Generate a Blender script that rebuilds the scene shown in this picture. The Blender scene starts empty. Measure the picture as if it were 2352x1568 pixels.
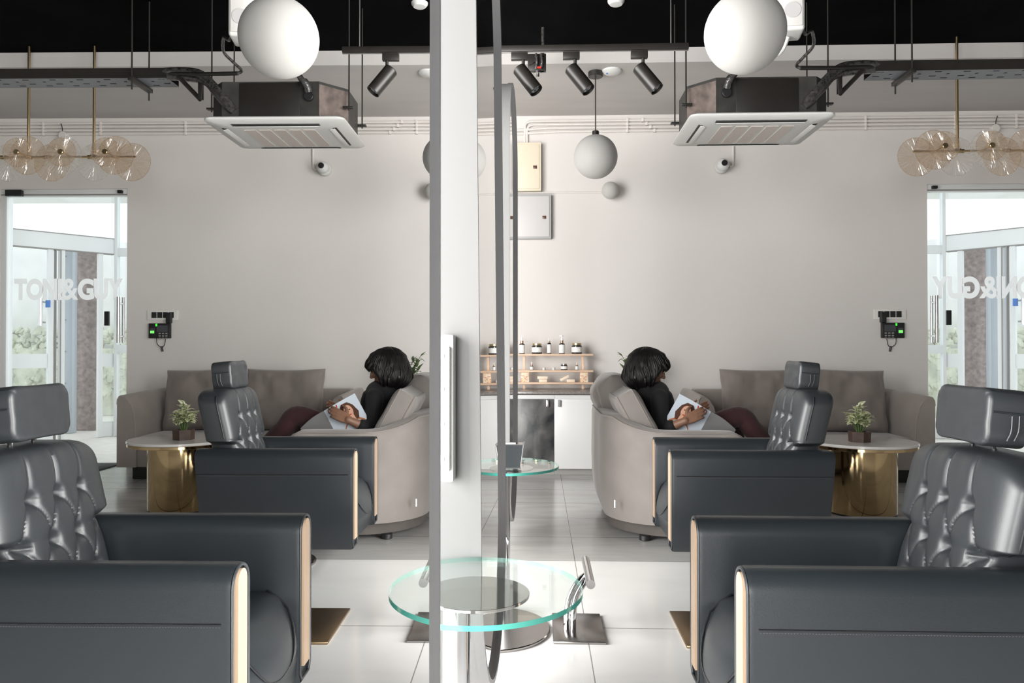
import bpy, bmesh, math, random
from mathutils import Vector, Matrix, noise
random.seed(7)
PI = math.pi
scene = bpy.context.scene
C = scene.collection

# ------------------------------------------------------------------ camera, world, lights, exposure
F = 1720.0                                   # focal length in pixels of a 2352 x 1568 frame
YAW = math.atan2(63.0, F)                    # the camera looks a little to the left of the room axis
PITCH = math.atan2(16.0, F)
EYE = Vector((0, 0, 1.2))
cam_d = bpy.data.cameras.new('camera')
cam_d.sensor_width = 36.0
cam_d.lens = 36.0 * F / 2352.0
cam_d.clip_start = 0.02
cam = bpy.data.objects.new('camera', cam_d)
C.objects.link(cam)
cam.location = EYE
cam.rotation_euler = (PI / 2 + PITCH, 0, YAW)
scene.camera = cam
CAM_R = cam.rotation_euler.to_matrix()

scene.view_settings.view_transform = 'Standard'
scene.view_settings.look = 'None'
scene.view_settings.gamma = 1.0
scene.view_settings.use_curve_mapping = False
scene.view_settings.exposure = 0.93

world = bpy.data.worlds.new('overcast_sky')
scene.world = world
world.use_nodes = True
wn = world.node_tree.nodes
wn['Background'].inputs['Color'].default_value = (0.93, 0.97, 1.0, 1)
wn['Background'].inputs['Strength'].default_value = 0.9


def area_light(name, loc, rot, sx, sy, power, col):
    d = bpy.data.lights.new(name, 'AREA')
    d.shape = 'RECTANGLE'
    d.size, d.size_y = sx, sy
    d.energy = power
    d.color = col
    o = bpy.data.objects.new(name, d)
    C.objects.link(o)
    o.location = loc
    o.rotation_euler = rot
    return o


# daylight entering through the window behind the camera (left half of that wall) and the long window of the left wall
area_light('daylight_front_window', (-1.7, -3.85, 1.6), (PI / 2, 0, 0), 2.6, 2.6, 235, (1.0, 0.985, 0.965))
area_light('daylight_left_window', (-2.95, 0.6, 1.95), (PI / 2, 0, -PI / 2), 6.6, 3.2, 520, (1.0, 0.985, 0.96))


def P(px, py, Y):
    """room point at distance Y along the room axis for a measured direction"""
    d = CAM_R @ Vector(((px - 1176) / F, -(py - 784) / F, -1))
    return EYE + d * (Y / d.y)


# ------------------------------------------------------------------ materials
MATS = {}


def nmat(name):
    m = bpy.data.materials.new(name)
    m.use_nodes = True
    MATS[name] = m
    return m, m.node_tree.nodes, m.node_tree.links, m.node_tree.nodes['Principled BSDF']


def mat(name, col, rough=0.5, metal=0.0, var=0.0, vscale=6.0, bump=0.0, bscale=60.0, sheen=0.0, coat=0.0,
        spec=0.5, trans=0.0, emit=None, emit_s=0.0, stretch=None, aniso=0.0):
    m, n, l, b = nmat(name)
    b.inputs['Base Color'].default_value = (*col, 1)
    b.inputs['Roughness'].default_value = rough
    b.inputs['Metallic'].default_value = metal
    b.inputs['Specular IOR Level'].default_value = spec
    b.inputs['Sheen Weight'].default_value = sheen
    b.inputs['Coat Weight'].default_value = coat
    b.inputs['Transmission Weight'].default_value = trans
    b.inputs['Anisotropic'].default_value = aniso
    if emit:
        b.inputs['Emission Color'].default_value = (*emit, 1)
        b.inputs['Emission Strength'].default_value = emit_s
    if var or bump:
        tc = n.new('ShaderNodeTexCoord')
        mp = n.new('ShaderNodeMapping')
        l.new(tc.outputs['Object'], mp.inputs['Vector'])
        if stretch:
            mp.inputs['Scale'].default_value = stretch
    if var:
        t = n.new('ShaderNodeTexNoise')
        t.inputs['Scale'].default_value = vscale
        t.inputs['Detail'].default_value = 4
        l.new(mp.outputs['Vector'], t.inputs['Vector'])
        r = n.new('ShaderNodeMapRange')
        r.inputs['From Min'].default_value = 0.3
        r.inputs['From Max'].default_value = 0.7
        r.inputs['To Min'].default_value = 1 - var
        r.inputs['To Max'].default_value = 1 + var
        l.new(t.outputs['Fac'], r.inputs['Value'])
        mx = n.new('ShaderNodeVectorMath')
        mx.operation = 'SCALE'
        mx.inputs[0].default_value = col
        l.new(r.outputs['Result'], mx.inputs['Scale'])
        l.new(mx.outputs['Vector'], b.inputs['Base Color'])
    if bump:
        t2 = n.new('ShaderNodeTexNoise')
        t2.inputs['Scale'].default_value = bscale
        t2.inputs['Detail'].default_value = 3
        l.new(mp.outputs['Vector'], t2.inputs['Vector'])
        bp = n.new('ShaderNodeBump')
        bp.inputs['Strength'].default_value = bump
        bp.inputs['Distance'].default_value = 0.01
        l.new(t2.outputs['Fac'], bp.inputs['Height'])
        l.new(bp.outputs['Normal'], b.inputs['Normal'])
    return m


def glass(name, tint, refl=0.08, rough=0.0, veil=0.0, veil_col=(1, 1, 1)):
    """thin clear sheet: tinted see-through plus a view-angle dependent reflection"""
    m, n, l, b = nmat(name)
    n.remove(b)
    out = n['Material Output']
    tr = n.new('ShaderNodeBsdfTransparent')
    tr.inputs['Color'].default_value = (*tint, 1)
    gl = n.new('ShaderNodeBsdfGlossy')
    gl.inputs['Roughness'].default_value = rough
    gl.inputs['Color'].default_value = (1, 1, 1, 1)
    lw = n.new('ShaderNodeLayerWeight')
    lw.inputs['Blend'].default_value = 0.5
    pw = n.new('ShaderNodeMath')
    pw.operation = 'POWER'
    pw.inputs[1].default_value = 5.0
    l.new(lw.outputs['Facing'], pw.inputs[0])
    ml = n.new('ShaderNodeMath')
    ml.operation = 'MULTIPLY_ADD'
    ml.inputs[1].default_value = 0.6
    ml.inputs[2].default_value = refl * 0.6
    ml.use_clamp = True
    l.new(pw.outputs[0], ml.inputs[0])
    mx = n.new('ShaderNodeMixShader')
    l.new(ml.outputs[0], mx.inputs['Fac'])
    l.new(gl.outputs[0], mx.inputs[2])
    src = tr.outputs[0]
    if veil:
        df = n.new('ShaderNodeBsdfTranslucent')
        df.inputs['Color'].default_value = (*veil_col, 1)
        d2 = n.new('ShaderNodeBsdfDiffuse')
        d2.inputs['Color'].default_value = (*veil_col, 1)
        a = n.new('ShaderNodeMixShader')
        a.inputs['Fac'].default_value = 0.4
        l.new(df.outputs[0], a.inputs[1])
        l.new(d2.outputs[0], a.inputs[2])
        v = n.new('ShaderNodeMixShader')
        v.inputs['Fac'].default_value = veil
        l.new(src, v.inputs[1])
        l.new(a.outputs[0], v.inputs[2])
        src = v.outputs[0]
    l.new(src, mx.inputs[1])
    l.new(mx.outputs[0], out.inputs['Surface'])
    return m


def ridged(name):
    """radial pressed ridges: thicker glass lets less through"""
    m = MATS[name]
    n, l = m.node_tree.nodes, m.node_tree.links
    tc = n.new('ShaderNodeTexCoord'); sp = n.new('ShaderNodeSeparateXYZ')
    l.new(tc.outputs['Object'], sp.inputs[0])
    at = n.new('ShaderNodeMath'); at.operation = 'ARCTAN2'
    l.new(sp.outputs['Z'], at.inputs[0]); l.new(sp.outputs['X'], at.inputs[1])
    cb = n.new('ShaderNodeCombineXYZ'); l.new(at.outputs[0], cb.inputs['X'])
    nz = n.new('ShaderNodeTexNoise'); nz.inputs['Scale'].default_value = 14; nz.inputs['Detail'].default_value = 3
    l.new(cb.outputs[0], nz.inputs['Vector'])
    mr = n.new('ShaderNodeMapRange')
    mr.inputs['From Min'].default_value = 0.38; mr.inputs['From Max'].default_value = 0.66
    mr.inputs['To Min'].default_value = 0.02; mr.inputs['To Max'].default_value = 0.55
    l.new(nz.outputs['Fac'], mr.inputs['Value'])
    for x in n:
        if x.type == 'MIX_SHADER' and not x.inputs['Fac'].is_linked and x.inputs[2].links and x.inputs[2].links[0].from_node.type == 'MIX_SHADER':
            l.new(mr.outputs[0], x.inputs['Fac'])


def tile_mat(name, col, sx, sy, ox, oy, grout, rough, var):
    m, n, l, b = nmat(name)
    tc = n.new('ShaderNodeTexCoord')
    sep = n.new('ShaderNodeSeparateXYZ')
    l.new(tc.outputs['Object'], sep.inputs[0])

    def line(sock, size, off, w):
        a = n.new('ShaderNodeMath'); a.operation = 'SUBTRACT'; a.inputs[1].default_value = off
        l.new(sock, a.inputs[0])
        d = n.new('ShaderNodeMath'); d.operation = 'DIVIDE'; d.inputs[1].default_value = size
        l.new(a.outputs[0], d.inputs[0])
        f = n.new('ShaderNodeMath'); f.operation = 'PINGPONG'; f.inputs[1].default_value = 0.5
        l.new(d.outputs[0], f.inputs[0])
        c = n.new('ShaderNodeMath'); c.operation = 'LESS_THAN'; c.inputs[1].default_value = w / size
        l.new(f.outputs[0], c.inputs[0])
        return c.outputs[0]
    mx = n.new('ShaderNodeMath'); mx.operation = 'MAXIMUM'
    l.new(line(sep.outputs['X'], sx, ox, 0.0022), mx.inputs[0])
    l.new(line(sep.outputs['Y'], sy, oy, 0.003), mx.inputs[1])
    t = n.new('ShaderNodeTexNoise')
    t.inputs['Scale'].default_value = 2.2
    t.inputs['Detail'].default_value = 7
    t.inputs['Distortion'].default_value = 1.2
    mp = n.new('ShaderNodeMapping'); mp.inputs['Scale'].default_value = (0.6, 2.0, 1)
    l.new(tc.outputs['Object'], mp.inputs[0]); l.new(mp.outputs[0], t.inputs['Vector'])
    r = n.new('ShaderNodeMapRange')
    r.inputs['From Min'].default_value = 0.3; r.inputs['From Max'].default_value = 0.7
    r.inputs['To Min'].default_value = 1 - var; r.inputs['To Max'].default_value = 1 + var
    l.new(t.outputs['Fac'], r.inputs['Value'])
    sc = n.new('ShaderNodeVectorMath'); sc.operation = 'SCALE'; sc.inputs[0].default_value = col
    l.new(r.outputs[0], sc.inputs['Scale'])
    mc = n.new('ShaderNodeMix'); mc.data_type = 'RGBA'
    l.new(mx.outputs[0], mc.inputs['Factor'])
    l.new(sc.outputs['Vector'], mc.inputs['A'])
    mc.inputs['B'].default_value = (*grout, 1)
    l.new(mc.outputs['Result'], b.inputs['Base Color'])
    b.inputs['Roughness'].default_value = rough
    return m


M = {}
M['wall'] = mat('wall_paint', (0.66, 0.63, 0.605), 0.75, var=0.015, vscale=1.5, bump=0.03, bscale=90)
M['side_wall'] = mat('side_wall_paint', (0.62, 0.60, 0.575), 0.8, var=0.02, vscale=1.2)
M['dark_wall'] = mat('charcoal_wall_paint', (0.045, 0.045, 0.047), 0.7, var=0.1, vscale=2)
M['right_wall'] = mat('grey_side_wall_paint', (0.24, 0.235, 0.23), 0.8, var=0.02, vscale=1.2)
M['ceil_grey'] = mat('grey_ceiling_paint', (0.50, 0.475, 0.46), 0.75, var=0.06, vscale=1.6, stretch=(0.4, 2, 1))
M['ceil_black'] = mat('black_ceiling_paint', (0.0025, 0.0025, 0.003), 0.8, var=0.5, vscale=2.0, spec=0.02)
M['floor_white'] = tile_mat('white_floor_tile', (0.86, 0.85, 0.835), 1.03, 1.016, 0.20, 4.256, (0.30, 0.29, 0.28), 0.16, 0.03)
M['floor_dark'] = tile_mat('grey_floor_tile', (0.52, 0.515, 0.50), 1.03, 0.53, 0.20, 4.256, (0.07, 0.07, 0.07), 0.2, 0.14)
M['leather'] = mat('black_leather', (0.019, 0.0235, 0.0275), 0.36, bump=0.05, bscale=320, spec=0.62)
M['leather_tuft'] = mat('tufted_black_leather', (0.026, 0.0295, 0.033), 0.42, bump=0.04, bscale=320, spec=0.8)
M['piping'] = mat('leather_piping', (0.012, 0.013, 0.015), 0.3, spec=0.6)
M['stitch'] = mat('grey_stitching', (0.10, 0.10, 0.11), 0.6)
M['wood_inlay'] = mat('pale_wood_inlay', (0.47, 0.335, 0.23), 0.4, var=0.10, vscale=14, stretch=(1, 1, 0.06))
M['steel'] = mat('brushed_steel', (0.55, 0.54, 0.53), 0.28, 1.0, var=0.04, vscale=30)
M['chrome'] = mat('polished_chrome', (0.70, 0.70, 0.71), 0.07, 1.0)
M['plate'] = mat('satin_steel_plate', (0.38, 0.36, 0.35), 0.22, 1.0)
M['mirror_steel'] = mat('polished_dark_steel', (0.50, 0.47, 0.45), 0.06, 1.0)
M['bronze'] = mat('bronze_plate', (0.36, 0.26, 0.16), 0.3, 1.0)
M['gold'] = mat('polished_gold', (0.66, 0.49, 0.27), 0.09, 1.0)
M['brass'] = mat('brass', (0.55, 0.42, 0.24), 0.28, 1.0)
M['velvet'] = mat('taupe_velvet', (0.265, 0.238, 0.22), 0.8, var=0.10, vscale=5, bump=0.05, bscale=160, sheen=0.35)
M['velvet_dark'] = mat('taupe_velvet_cushion', (0.215, 0.185, 0.168), 0.82, var=0.12, vscale=4, bump=0.06, bscale=120, sheen=0.25)
M['velvet_mid'] = mat('taupe_velvet_sofa', (0.26, 0.228, 0.208), 0.82, var=0.10, vscale=4, bump=0.05, bscale=120, sheen=0.3)
M['plinth'] = mat('dark_plinth_fabric', (0.10, 0.087, 0.08), 0.85, var=0.15, vscale=6)
M['plinth_black'] = mat('black_plinth', (0.012, 0.012, 0.012), 0.6)
M['cord_dark'] = mat('dark_piping_cord', (0.04, 0.035, 0.032), 0.7)
M['black_plastic'] = mat('black_plastic', (0.013, 0.013, 0.014), 0.4)
M['black_metal'] = mat('black_metal', (0.018, 0.016, 0.014), 0.38, var=0.1, vscale=20)
M['dark_metal'] = mat('dark_duct_metal', (0.035, 0.033, 0.030), 0.5, var=0.35, vscale=9)
M['worn_metal'] = mat('worn_painted_metal', (0.16, 0.125, 0.11), 0.5, var=0.4, vscale=14)
M['foil'] = mat('black_foil_wrap', (0.05, 0.047, 0.045), 0.22, var=0.6, vscale=40, bump=0.5, bscale=50, spec=0.8)
M['tray'] = mat('galvanised_tray', (0.20, 0.215, 0.235), 0.45, 0.3)
M['white_plastic'] = mat('white_plastic', (0.62, 0.62, 0.605), 0.4)
M['ac_white'] = mat('white_ac_panel', (0.68, 0.68, 0.66), 0.45)
M['ac_filter'] = mat('beige_ac_filter', (0.62, 0.56, 0.51), 0.8, var=0.04, vscale=60)
M['slot'] = mat('dark_slot', (0.05, 0.05, 0.05), 0.6)
M['globe'] = mat('opal_globe_glass', (0.46, 0.453, 0.435), 0.55, spec=0.2)
_b = M['globe'].node_tree.nodes['Principled BSDF']     # opal glass spreads the light inside the globe
_b.inputs['Subsurface Weight'].default_value = 0.6
_b.inputs['Subsurface Radius'].default_value = (1.0, 1.0, 1.0)
_b.inputs['Subsurface Scale'].default_value = 0.06
M['white_lacquer'] = mat('white_lacquer', (0.60, 0.60, 0.597), 0.35)
M['panel_white'] = mat('white_mirror_carcass', (0.20, 0.20, 0.198), 0.55, spec=0.2)
M['rim'] = mat('grey_mirror_rim', (0.62, 0.62, 0.64), 0.5, 0.0)
M['mirror'] = mat('silvered_mirror', (0.95, 0.955, 0.95), 0.0, 1.0)
M['tempered'] = glass('clear_tempered_glass', (0.955, 0.985, 0.975), 0.06)
M['glass_edge'] = mat('green_glass_edge', (0.10, 0.52, 0.43), 0.15, trans=0.0, spec=0.6)
_m = M['glass_edge']; _n, _l = _m.node_tree.nodes, _m.node_tree.links
_t = _n.new('ShaderNodeBsdfTransparent'); _t.inputs['Color'].default_value = (0.80, 0.95, 0.91, 1)
_g = _n.new('ShaderNodeNewGeometry'); _x = _n.new('ShaderNodeMixShader')
_k = _n.new('ShaderNodeMath'); _k.operation = 'MULTIPLY'; _k.inputs[1].default_value = 0.85      # the far edge is looked at from inside the glass
_l.new(_g.outputs['Backfacing'], _k.inputs[0]); _l.new(_k.outputs[0], _x.inputs['Fac'])
_l.new(_n['Principled BSDF'].outputs[0], _x.inputs[1]); _l.new(_t.outputs[0], _x.inputs[2])
_l.new(_x.outputs[0], _n['Material Output'].inputs['Surface'])
M['door_glass'] = glass('door_glass', (0.97, 0.985, 0.985), 0.06)
M['pane'] = glass('window_pane', (0.95, 0.97, 0.975), 0.08)
M['ripple'] = glass('clear_rippled_glass', (0.93, 0.92, 0.90), 0.13, 0.06, 0.10, (0.9, 0.88, 0.84))
M['ripple_amber'] = glass('amber_rippled_glass', (0.90, 0.83, 0.755), 0.13, 0.06, 0.13, (0.85, 0.72, 0.58))
ridged('clear_rippled_glass')
ridged('amber_rippled_glass')
M['oak'] = mat('pale_oak', (0.70, 0.50, 0.36), 0.5, var=0.08, vscale=12, stretch=(0.2, 2, 2))
M['counter'] = mat('grey_granite_worktop', (0.20, 0.18, 0.17), 0.22, var=0.25, vscale=40)
M['marble'] = mat('white_marble', (0.76, 0.74, 0.71), 0.10, var=0.06, vscale=4)
M['cream'] = mat('cream_enamel', (0.74, 0.66, 0.52), 0.45)
M['grey_box'] = mat('grey_enamel', (0.60, 0.58, 0.57), 0.45)
M['grey_trim'] = mat('grey_box_trim', (0.42, 0.42, 0.42), 0.4)
M['conduit'] = mat('painted_conduit', (0.68, 0.645, 0.61), 0.6)
M['kick'] = mat('grey_kickboard', (0.26, 0.25, 0.24), 0.5)
M['jar_glass'] = mat('dark_jar_glass', (0.03, 0.028, 0.025), 0.1)
M['jar_lid'] = mat('gold_lid', (0.62, 0.50, 0.30), 0.3, 0.9)
M['copper'] = mat('rose_gold_collar', (0.55, 0.33, 0.22), 0.25, 0.9)
M['rubber'] = mat('white_rubber_bulb', (0.86, 0.84, 0.82), 0.5)
M['soap'] = mat('cream_soap', (0.80, 0.66, 0.52), 0.55)
M['paper_white'] = mat('white_paper', (0.80, 0.80, 0.79), 0.6)
M['paper_grey'] = mat('grey_printed_page', (0.33, 0.33, 0.33), 0.4)
M['page_blue'] = mat('pale_blue_print', (0.60, 0.66, 0.73), 0.35)
M['print_hair'] = mat('brown_print', (0.10, 0.045, 0.03), 0.35)
M['print_skin'] = mat('skin_print', (0.66, 0.38, 0.27), 0.35)
M['print_red'] = mat('red_print', (0.45, 0.07, 0.03), 0.35)
M['print_rust'] = mat('rust_print', (0.42, 0.15, 0.06), 0.35)
M['skin'] = mat('brown_skin', (0.24, 0.125, 0.080), 0.5, var=0.05, vscale=20)
M['lips'] = mat('lips', (0.20, 0.06, 0.05), 0.4)
M['eye_white'] = mat('eye_white', (0.6, 0.58, 0.55), 0.3)
M['hair'] = mat('black_hair', (0.006, 0.005, 0.005), 0.42, spec=0.45)
M['cloth_black'] = mat('black_cloth', (0.007, 0.007, 0.009), 0.85, sheen=0.05)
M['cloth_maroon'] = mat('maroon_cloth', (0.032, 0.006, 0.008), 0.85, var=0.2, vscale=10, sheen=0.1)
M['pot'] = mat('dark_brown_wood_pot', (0.075, 0.042, 0.030), 0.5, var=0.3, vscale=20)
M['soil'] = mat('soil', (0.03, 0.02, 0.015), 0.9)
M['stem'] = mat('green_stem', (0.10, 0.16, 0.05), 0.6)
M['leaf_dark'] = mat('dusky_green_leaf', (0.10, 0.15, 0.06), 0.5, var=0.3, vscale=20)
M['grille'] = mat('white_speaker_grille', (0.60, 0.58, 0.56), 0.7)
M['cone'] = mat('grey_speaker_cone', (0.45, 0.44, 0.44), 0.6)
M['lens'] = mat('lamp_lens', (0.75, 0.78, 0.82), 0.08, 0.9, bump=0.6, bscale=60)
M['screen'] = mat('lit_green_screen', (0.01, 0.05, 0.01), 0.3, emit=(0.15, 1.0, 0.12), emit_s=0.9)
M['led'] = mat('lit_green_led', (0.02, 0.2, 0.02), 0.3, emit=(0.05, 1.0, 0.05), emit_s=0.8)
M['red'] = mat('red_plastic', (0.6, 0.03, 0.02), 0.4)
M['blue'] = mat('blue_label', (0.08, 0.22, 0.60), 0.5)
M['alu'] = mat('white_aluminium', (0.72, 0.74, 0.74), 0.4, 0.1)
M['alu_grey'] = mat('grey_aluminium', (0.42, 0.46, 0.50), 0.4, 0.2)
M['granite'] = mat('red_grey_granite', (0.34, 0.285, 0.27), 0.4, var=0.3, vscale=16)
M['porch'] = mat('pale_porch_stone', (0.78, 0.75, 0.70), 0.5, var=0.08, vscale=8)
M['render_white'] = mat('white_outdoor_render', (0.83, 0.82, 0.79), 0.8, var=0.05, vscale=3)
M['vinyl'] = glass('white_vinyl_letters', (1, 1, 1), 0.02, 0.3, 0.88, (0.97, 0.97, 0.97))
M['mat_dark'] = mat('dark_door_mat', (0.09, 0.09, 0.09), 0.9, var=0.3, vscale=60)
M['smoke'] = mat('smoked_acrylic', (0.045, 0.05, 0.055), 0.08, spec=0.6)
M['silver_edge'] = mat('silver_edge', (0.6, 0.6, 0.6), 0.2, 0.9)
M['hedge'] = mat('sunlit_hedge', (0.60, 0.61, 0.50), 0.9, var=0.2, vscale=4)


def label_mat():
    m, n, l, b = nmat('printed_white_label')
    v = n.new('ShaderNodeTexVoronoi')
    v.inputs['Scale'].default_value = 130
    tc = n.new('ShaderNodeTexCoord')
    l.new(tc.outputs['Object'], v.inputs['Vector'])
    c = n.new('ShaderNodeMath'); c.operation = 'LESS_THAN'; c.inputs[1].default_value = 0.22
    l.new(v.outputs['Distance'], c.inputs[0])
    mx = n.new('ShaderNodeMix'); mx.data_type = 'RGBA'
    l.new(c.outputs[0], mx.inputs['Factor'])
    mx.inputs['A'].default_value = (0.80, 0.79, 0.77, 1)
    mx.inputs['B'].default_value = (0.14, 0.13, 0.13, 1)
    l.new(mx.outputs['Result'], b.inputs['Base Color'])
    return m


M['label'] = label_mat()


def floral_mat():
    m, n, l, b = nmat('floral_print_card')
    v = n.new('ShaderNodeTexNoise')
    v.inputs['Scale'].default_value = 70
    tc = n.new('ShaderNodeTexCoord')
    l.new(tc.outputs['Object'], v.inputs['Vector'])
    r = n.new('ShaderNodeValToRGB')
    e = r.color_ramp.elements
    e[0].position = 0.40; e[0].color = (0.62, 0.30, 0.16, 1)
    e[1].position = 0.55; e[1].color = (0.82, 0.76, 0.66, 1)
    x = e.new(0.62); x.color = (0.70, 0.52, 0.25, 1)
    l.new(v.outputs['Fac'], r.inputs['Fac'])
    l.new(r.outputs['Color'], b.inputs['Base Color'])
    return m


M['floral'] = floral_mat()


def variegated_mat():
    m, n, l, b = nmat('variegated_leaf')
    v = n.new('ShaderNodeTexNoise')
    v.inputs['Scale'].default_value = 60
    v.inputs['Detail'].default_value = 3
    tc = n.new('ShaderNodeTexCoord')
    l.new(tc.outputs['Object'], v.inputs['Vector'])
    r = n.new('ShaderNodeValToRGB')
    e = r.color_ramp.elements
    e[0].position = 0.34; e[0].color = (0.16, 0.25, 0.07, 1)
    e[1].position = 0.52; e[1].color = (0.82, 0.82, 0.62, 1)
    x = e.new(0.42); x.color = (0.46, 0.52, 0.24, 1)
    l.new(v.outputs['Fac'], r.inputs['Fac'])
    l.new(r.outputs['Color'], b.inputs['Base Color'])
    b.inputs['Roughness'].default_value = 0.5
    return m


M['variegated'] = variegated_mat()


def smoky_door():
    m, n, l, b = nmat('mottled_black_laminate')
    tc = n.new('ShaderNodeTexCoord')
    mp = n.new('ShaderNodeMapping'); mp.inputs['Scale'].default_value = (1.3, 1, 0.8)
    l.new(tc.outputs['Object'], mp.inputs[0])
    v = n.new('ShaderNodeTexNoise')
    v.inputs['Scale'].default_value = 4.2
    v.inputs['Detail'].default_value = 6
    v.inputs['Distortion'].default_value = 0.4
    l.new(mp.outputs[0], v.inputs['Vector'])
    r = n.new('ShaderNodeValToRGB')
    e = r.color_ramp.elements
    e[0].position = 0.40; e[0].color = (0.018, 0.020, 0.023, 1)
    e[1].position = 0.68; e[1].color = (0.15, 0.145, 0.14, 1)
    l.new(v.outputs['Fac'], r.inputs['Fac'])
    l.new(r.outputs['Color'], b.inputs['Base Color'])
    b.inputs['Roughness'].default_value = 0.35
    return m


M['mottled'] = smoky_door()


# ------------------------------------------------------------------ mesh helpers
def obj(name, bm, m, parent=None, loc=None, rot=None, smooth=35, kind=None):
    me = bpy.data.meshes.new(name)
    bmesh.ops.recalc_face_normals(bm, faces=bm.faces)
    bm.to_mesh(me)
    bm.free()
    for mm in (m if isinstance(m, (list, tuple)) else [m]):
        me.materials.append(mm)
    if smooth:
        me.shade_smooth()
        me.set_sharp_from_angle(angle=math.radians(smooth))
    o = bpy.data.objects.new(name, me)
    C.objects.link(o)
    if parent:
        o.parent = parent
    if loc is not None:
        o.location = loc
    if rot is not None:
        o.rotation_euler = rot
    if kind:
        o['kind'] = kind
    return o


def tag(o, label, cat, group=None, kind=None):
    o['label'] = label
    o['category'] = cat
    if group:
        o['group'] = group
    if kind:
        o['kind'] = kind
    return o


def thing(name, label, cat, loc=(0, 0, 0), rot=(0, 0, 0), group=None):
    o = bpy.data.objects.new(name, None)
    o.empty_display_size = 0.1
    C.objects.link(o)
    o.location = loc
    o.rotation_euler = rot
    return tag(o, label, cat, group)


def copy_thing(src, loc, label=None, rotz=None):
    r = src.copy()
    C.objects.link(r)
    r.location = loc
    if rotz is not None:
        r.rotation_euler.z = rotz
    if label:
        r['label'] = label
    for ch in list(src.children):
        c = ch.copy(); C.objects.link(c); c.parent = r
        for g in list(ch.children):
            d = g.copy(); C.objects.link(d); d.parent = c
    return r


def box(bm, c, s, bev=0.0, seg=2, mtx=None, mi=0):
    g = bmesh.ops.create_cube(bm, size=1.0)
    vs = g['verts']
    for v in vs:
        v.co = Vector((v.co.x * s[0], v.co.y * s[1], v.co.z * s[2]))
    if bev:
        es = list({e for v in vs for e in v.link_edges})
        r = bmesh.ops.bevel(bm, geom=es, offset=bev, segments=seg, affect='EDGES', profile=0.5)
        vs = list({v for f in r['faces'] for v in f.verts} | {v for v in vs if v.is_valid})
    T = Matrix.Translation(Vector(c))
    if mtx is not None:
        T = T @ mtx
    for v in vs:
        v.co = T @ v.co
    if mi:
        for f in {f for v in vs for f in v.link_faces}:
            f.material_index = mi
    return vs


def box2(bm, lo, hi, bev=0.0, seg=2):
    return box(bm, [(a + b) / 2 for a, b in zip(lo, hi)], [abs(b - a) for a, b in zip(lo, hi)], bev, seg)


def tube(bm, pts, r, seg=10, closed=False, caps=True):
    pts = [Vector(p) for p in pts]
    n = len(pts)
    rr = r if isinstance(r, (list, tuple)) else [r] * n
    rings = []
    up = None
    for i in range(n):
        if closed:
            t = pts[(i + 1) % n] - pts[i - 1]
        else:
            t = pts[min(i + 1, n - 1)] - pts[max(i - 1, 0)]
        t.normalize()
        if up is None:
            a = Vector((0, 0, 1)) if abs(t.z) < 0.9 else Vector((1, 0, 0))
            up = (a - t * a.dot(t)).normalized()
        else:
            up = (up - t * up.dot(t))
            if up.length < 1e-6:
                up = t.orthogonal()
            up.normalize()
        s = t.cross(up)
        rings.append([bm.verts.new(pts[i] + (up * math.cos(2 * PI * k / seg) + s * math.sin(2 * PI * k / seg)) * rr[i]) for k in range(seg)])
    rng = range(n) if closed else range(n - 1)
    for i in rng:
        a, b = rings[i], rings[(i + 1) % n]
        for k in range(seg):
            bm.faces.new((a[k], a[(k + 1) % seg], b[(k + 1) % seg], b[k]))
    if caps and not closed:
        bm.faces.new(rings[0][::-1])
        bm.faces.new(rings[-1])


def lathe(bm, prof, c=(0, 0, 0), seg=32, mtx=None):
    """profile of (radius, z) pairs turned about z"""
    c = Vector(c)
    rings = []
    for r, z in prof:
        if r < 1e-6:
            rings.append([bm.verts.new((0, 0, z))])
        else:
            rings.append([bm.verts.new((r * math.cos(2 * PI * k / seg), r * math.sin(2 * PI * k / seg), z)) for k in range(seg)])
    for a, b in zip(rings, rings[1:]):
        for k in range(seg):
            k2 = (k + 1) % seg
            if len(a) == 1 and len(b) == 1:
                break
            if len(a) == 1:
                bm.faces.new((a[0], b[k2], b[k]))
            elif len(b) == 1:
                bm.faces.new((a[k], a[k2], b[0]))
            else:
                bm.faces.new((a[k], a[k2], b[k2], b[k]))
    T = Matrix.Translation(c)
    if mtx is not None:
        T = T @ mtx
    for ring in rings:
        for v in ring:
            v.co = T @ v.co


def cyl(bm, c, r, z0, z1, seg=32, bev=0.0, mtx=None):
    if bev:
        p = [(0, z0), (r - bev, z0), (r, z0 + bev), (r, z1 - bev), (r - bev, z1), (0, z1)]
    else:
        p = [(0, z0), (r, z0), (r, z1), (0, z1)]
    lathe(bm, p, c, seg, mtx)


def prism(bm, poly, d0, d1, fn):
    """closed polygon (2D points) extruded between d0 and d1; fn(a, b, d) gives the 3D point"""
    A = [bm.verts.new(fn(a, b, d0)) for a, b in poly]
    B = [bm.verts.new(fn(a, b, d1)) for a, b in poly]
    n = len(poly)
    for i in range(n):
        j = (i + 1) % n
        bm.faces.new((A[i], A[j], B[j], B[i]))
    bm.faces.new(A[::-1])
    bm.faces.new(B)


def sphere(bm, c, r, u=24, v=16, mtx=None):
    T = Matrix.Translation(Vector(c))
    if mtx is not None:
        T = T @ mtx
    rr = r if isinstance(r, (tuple, list)) else (r, r, r)
    bmesh.ops.create_uvsphere(bm, u_segments=u, v_segments=v, radius=1.0, matrix=T @ Matrix.Diagonal((*rr, 1)))


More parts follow.
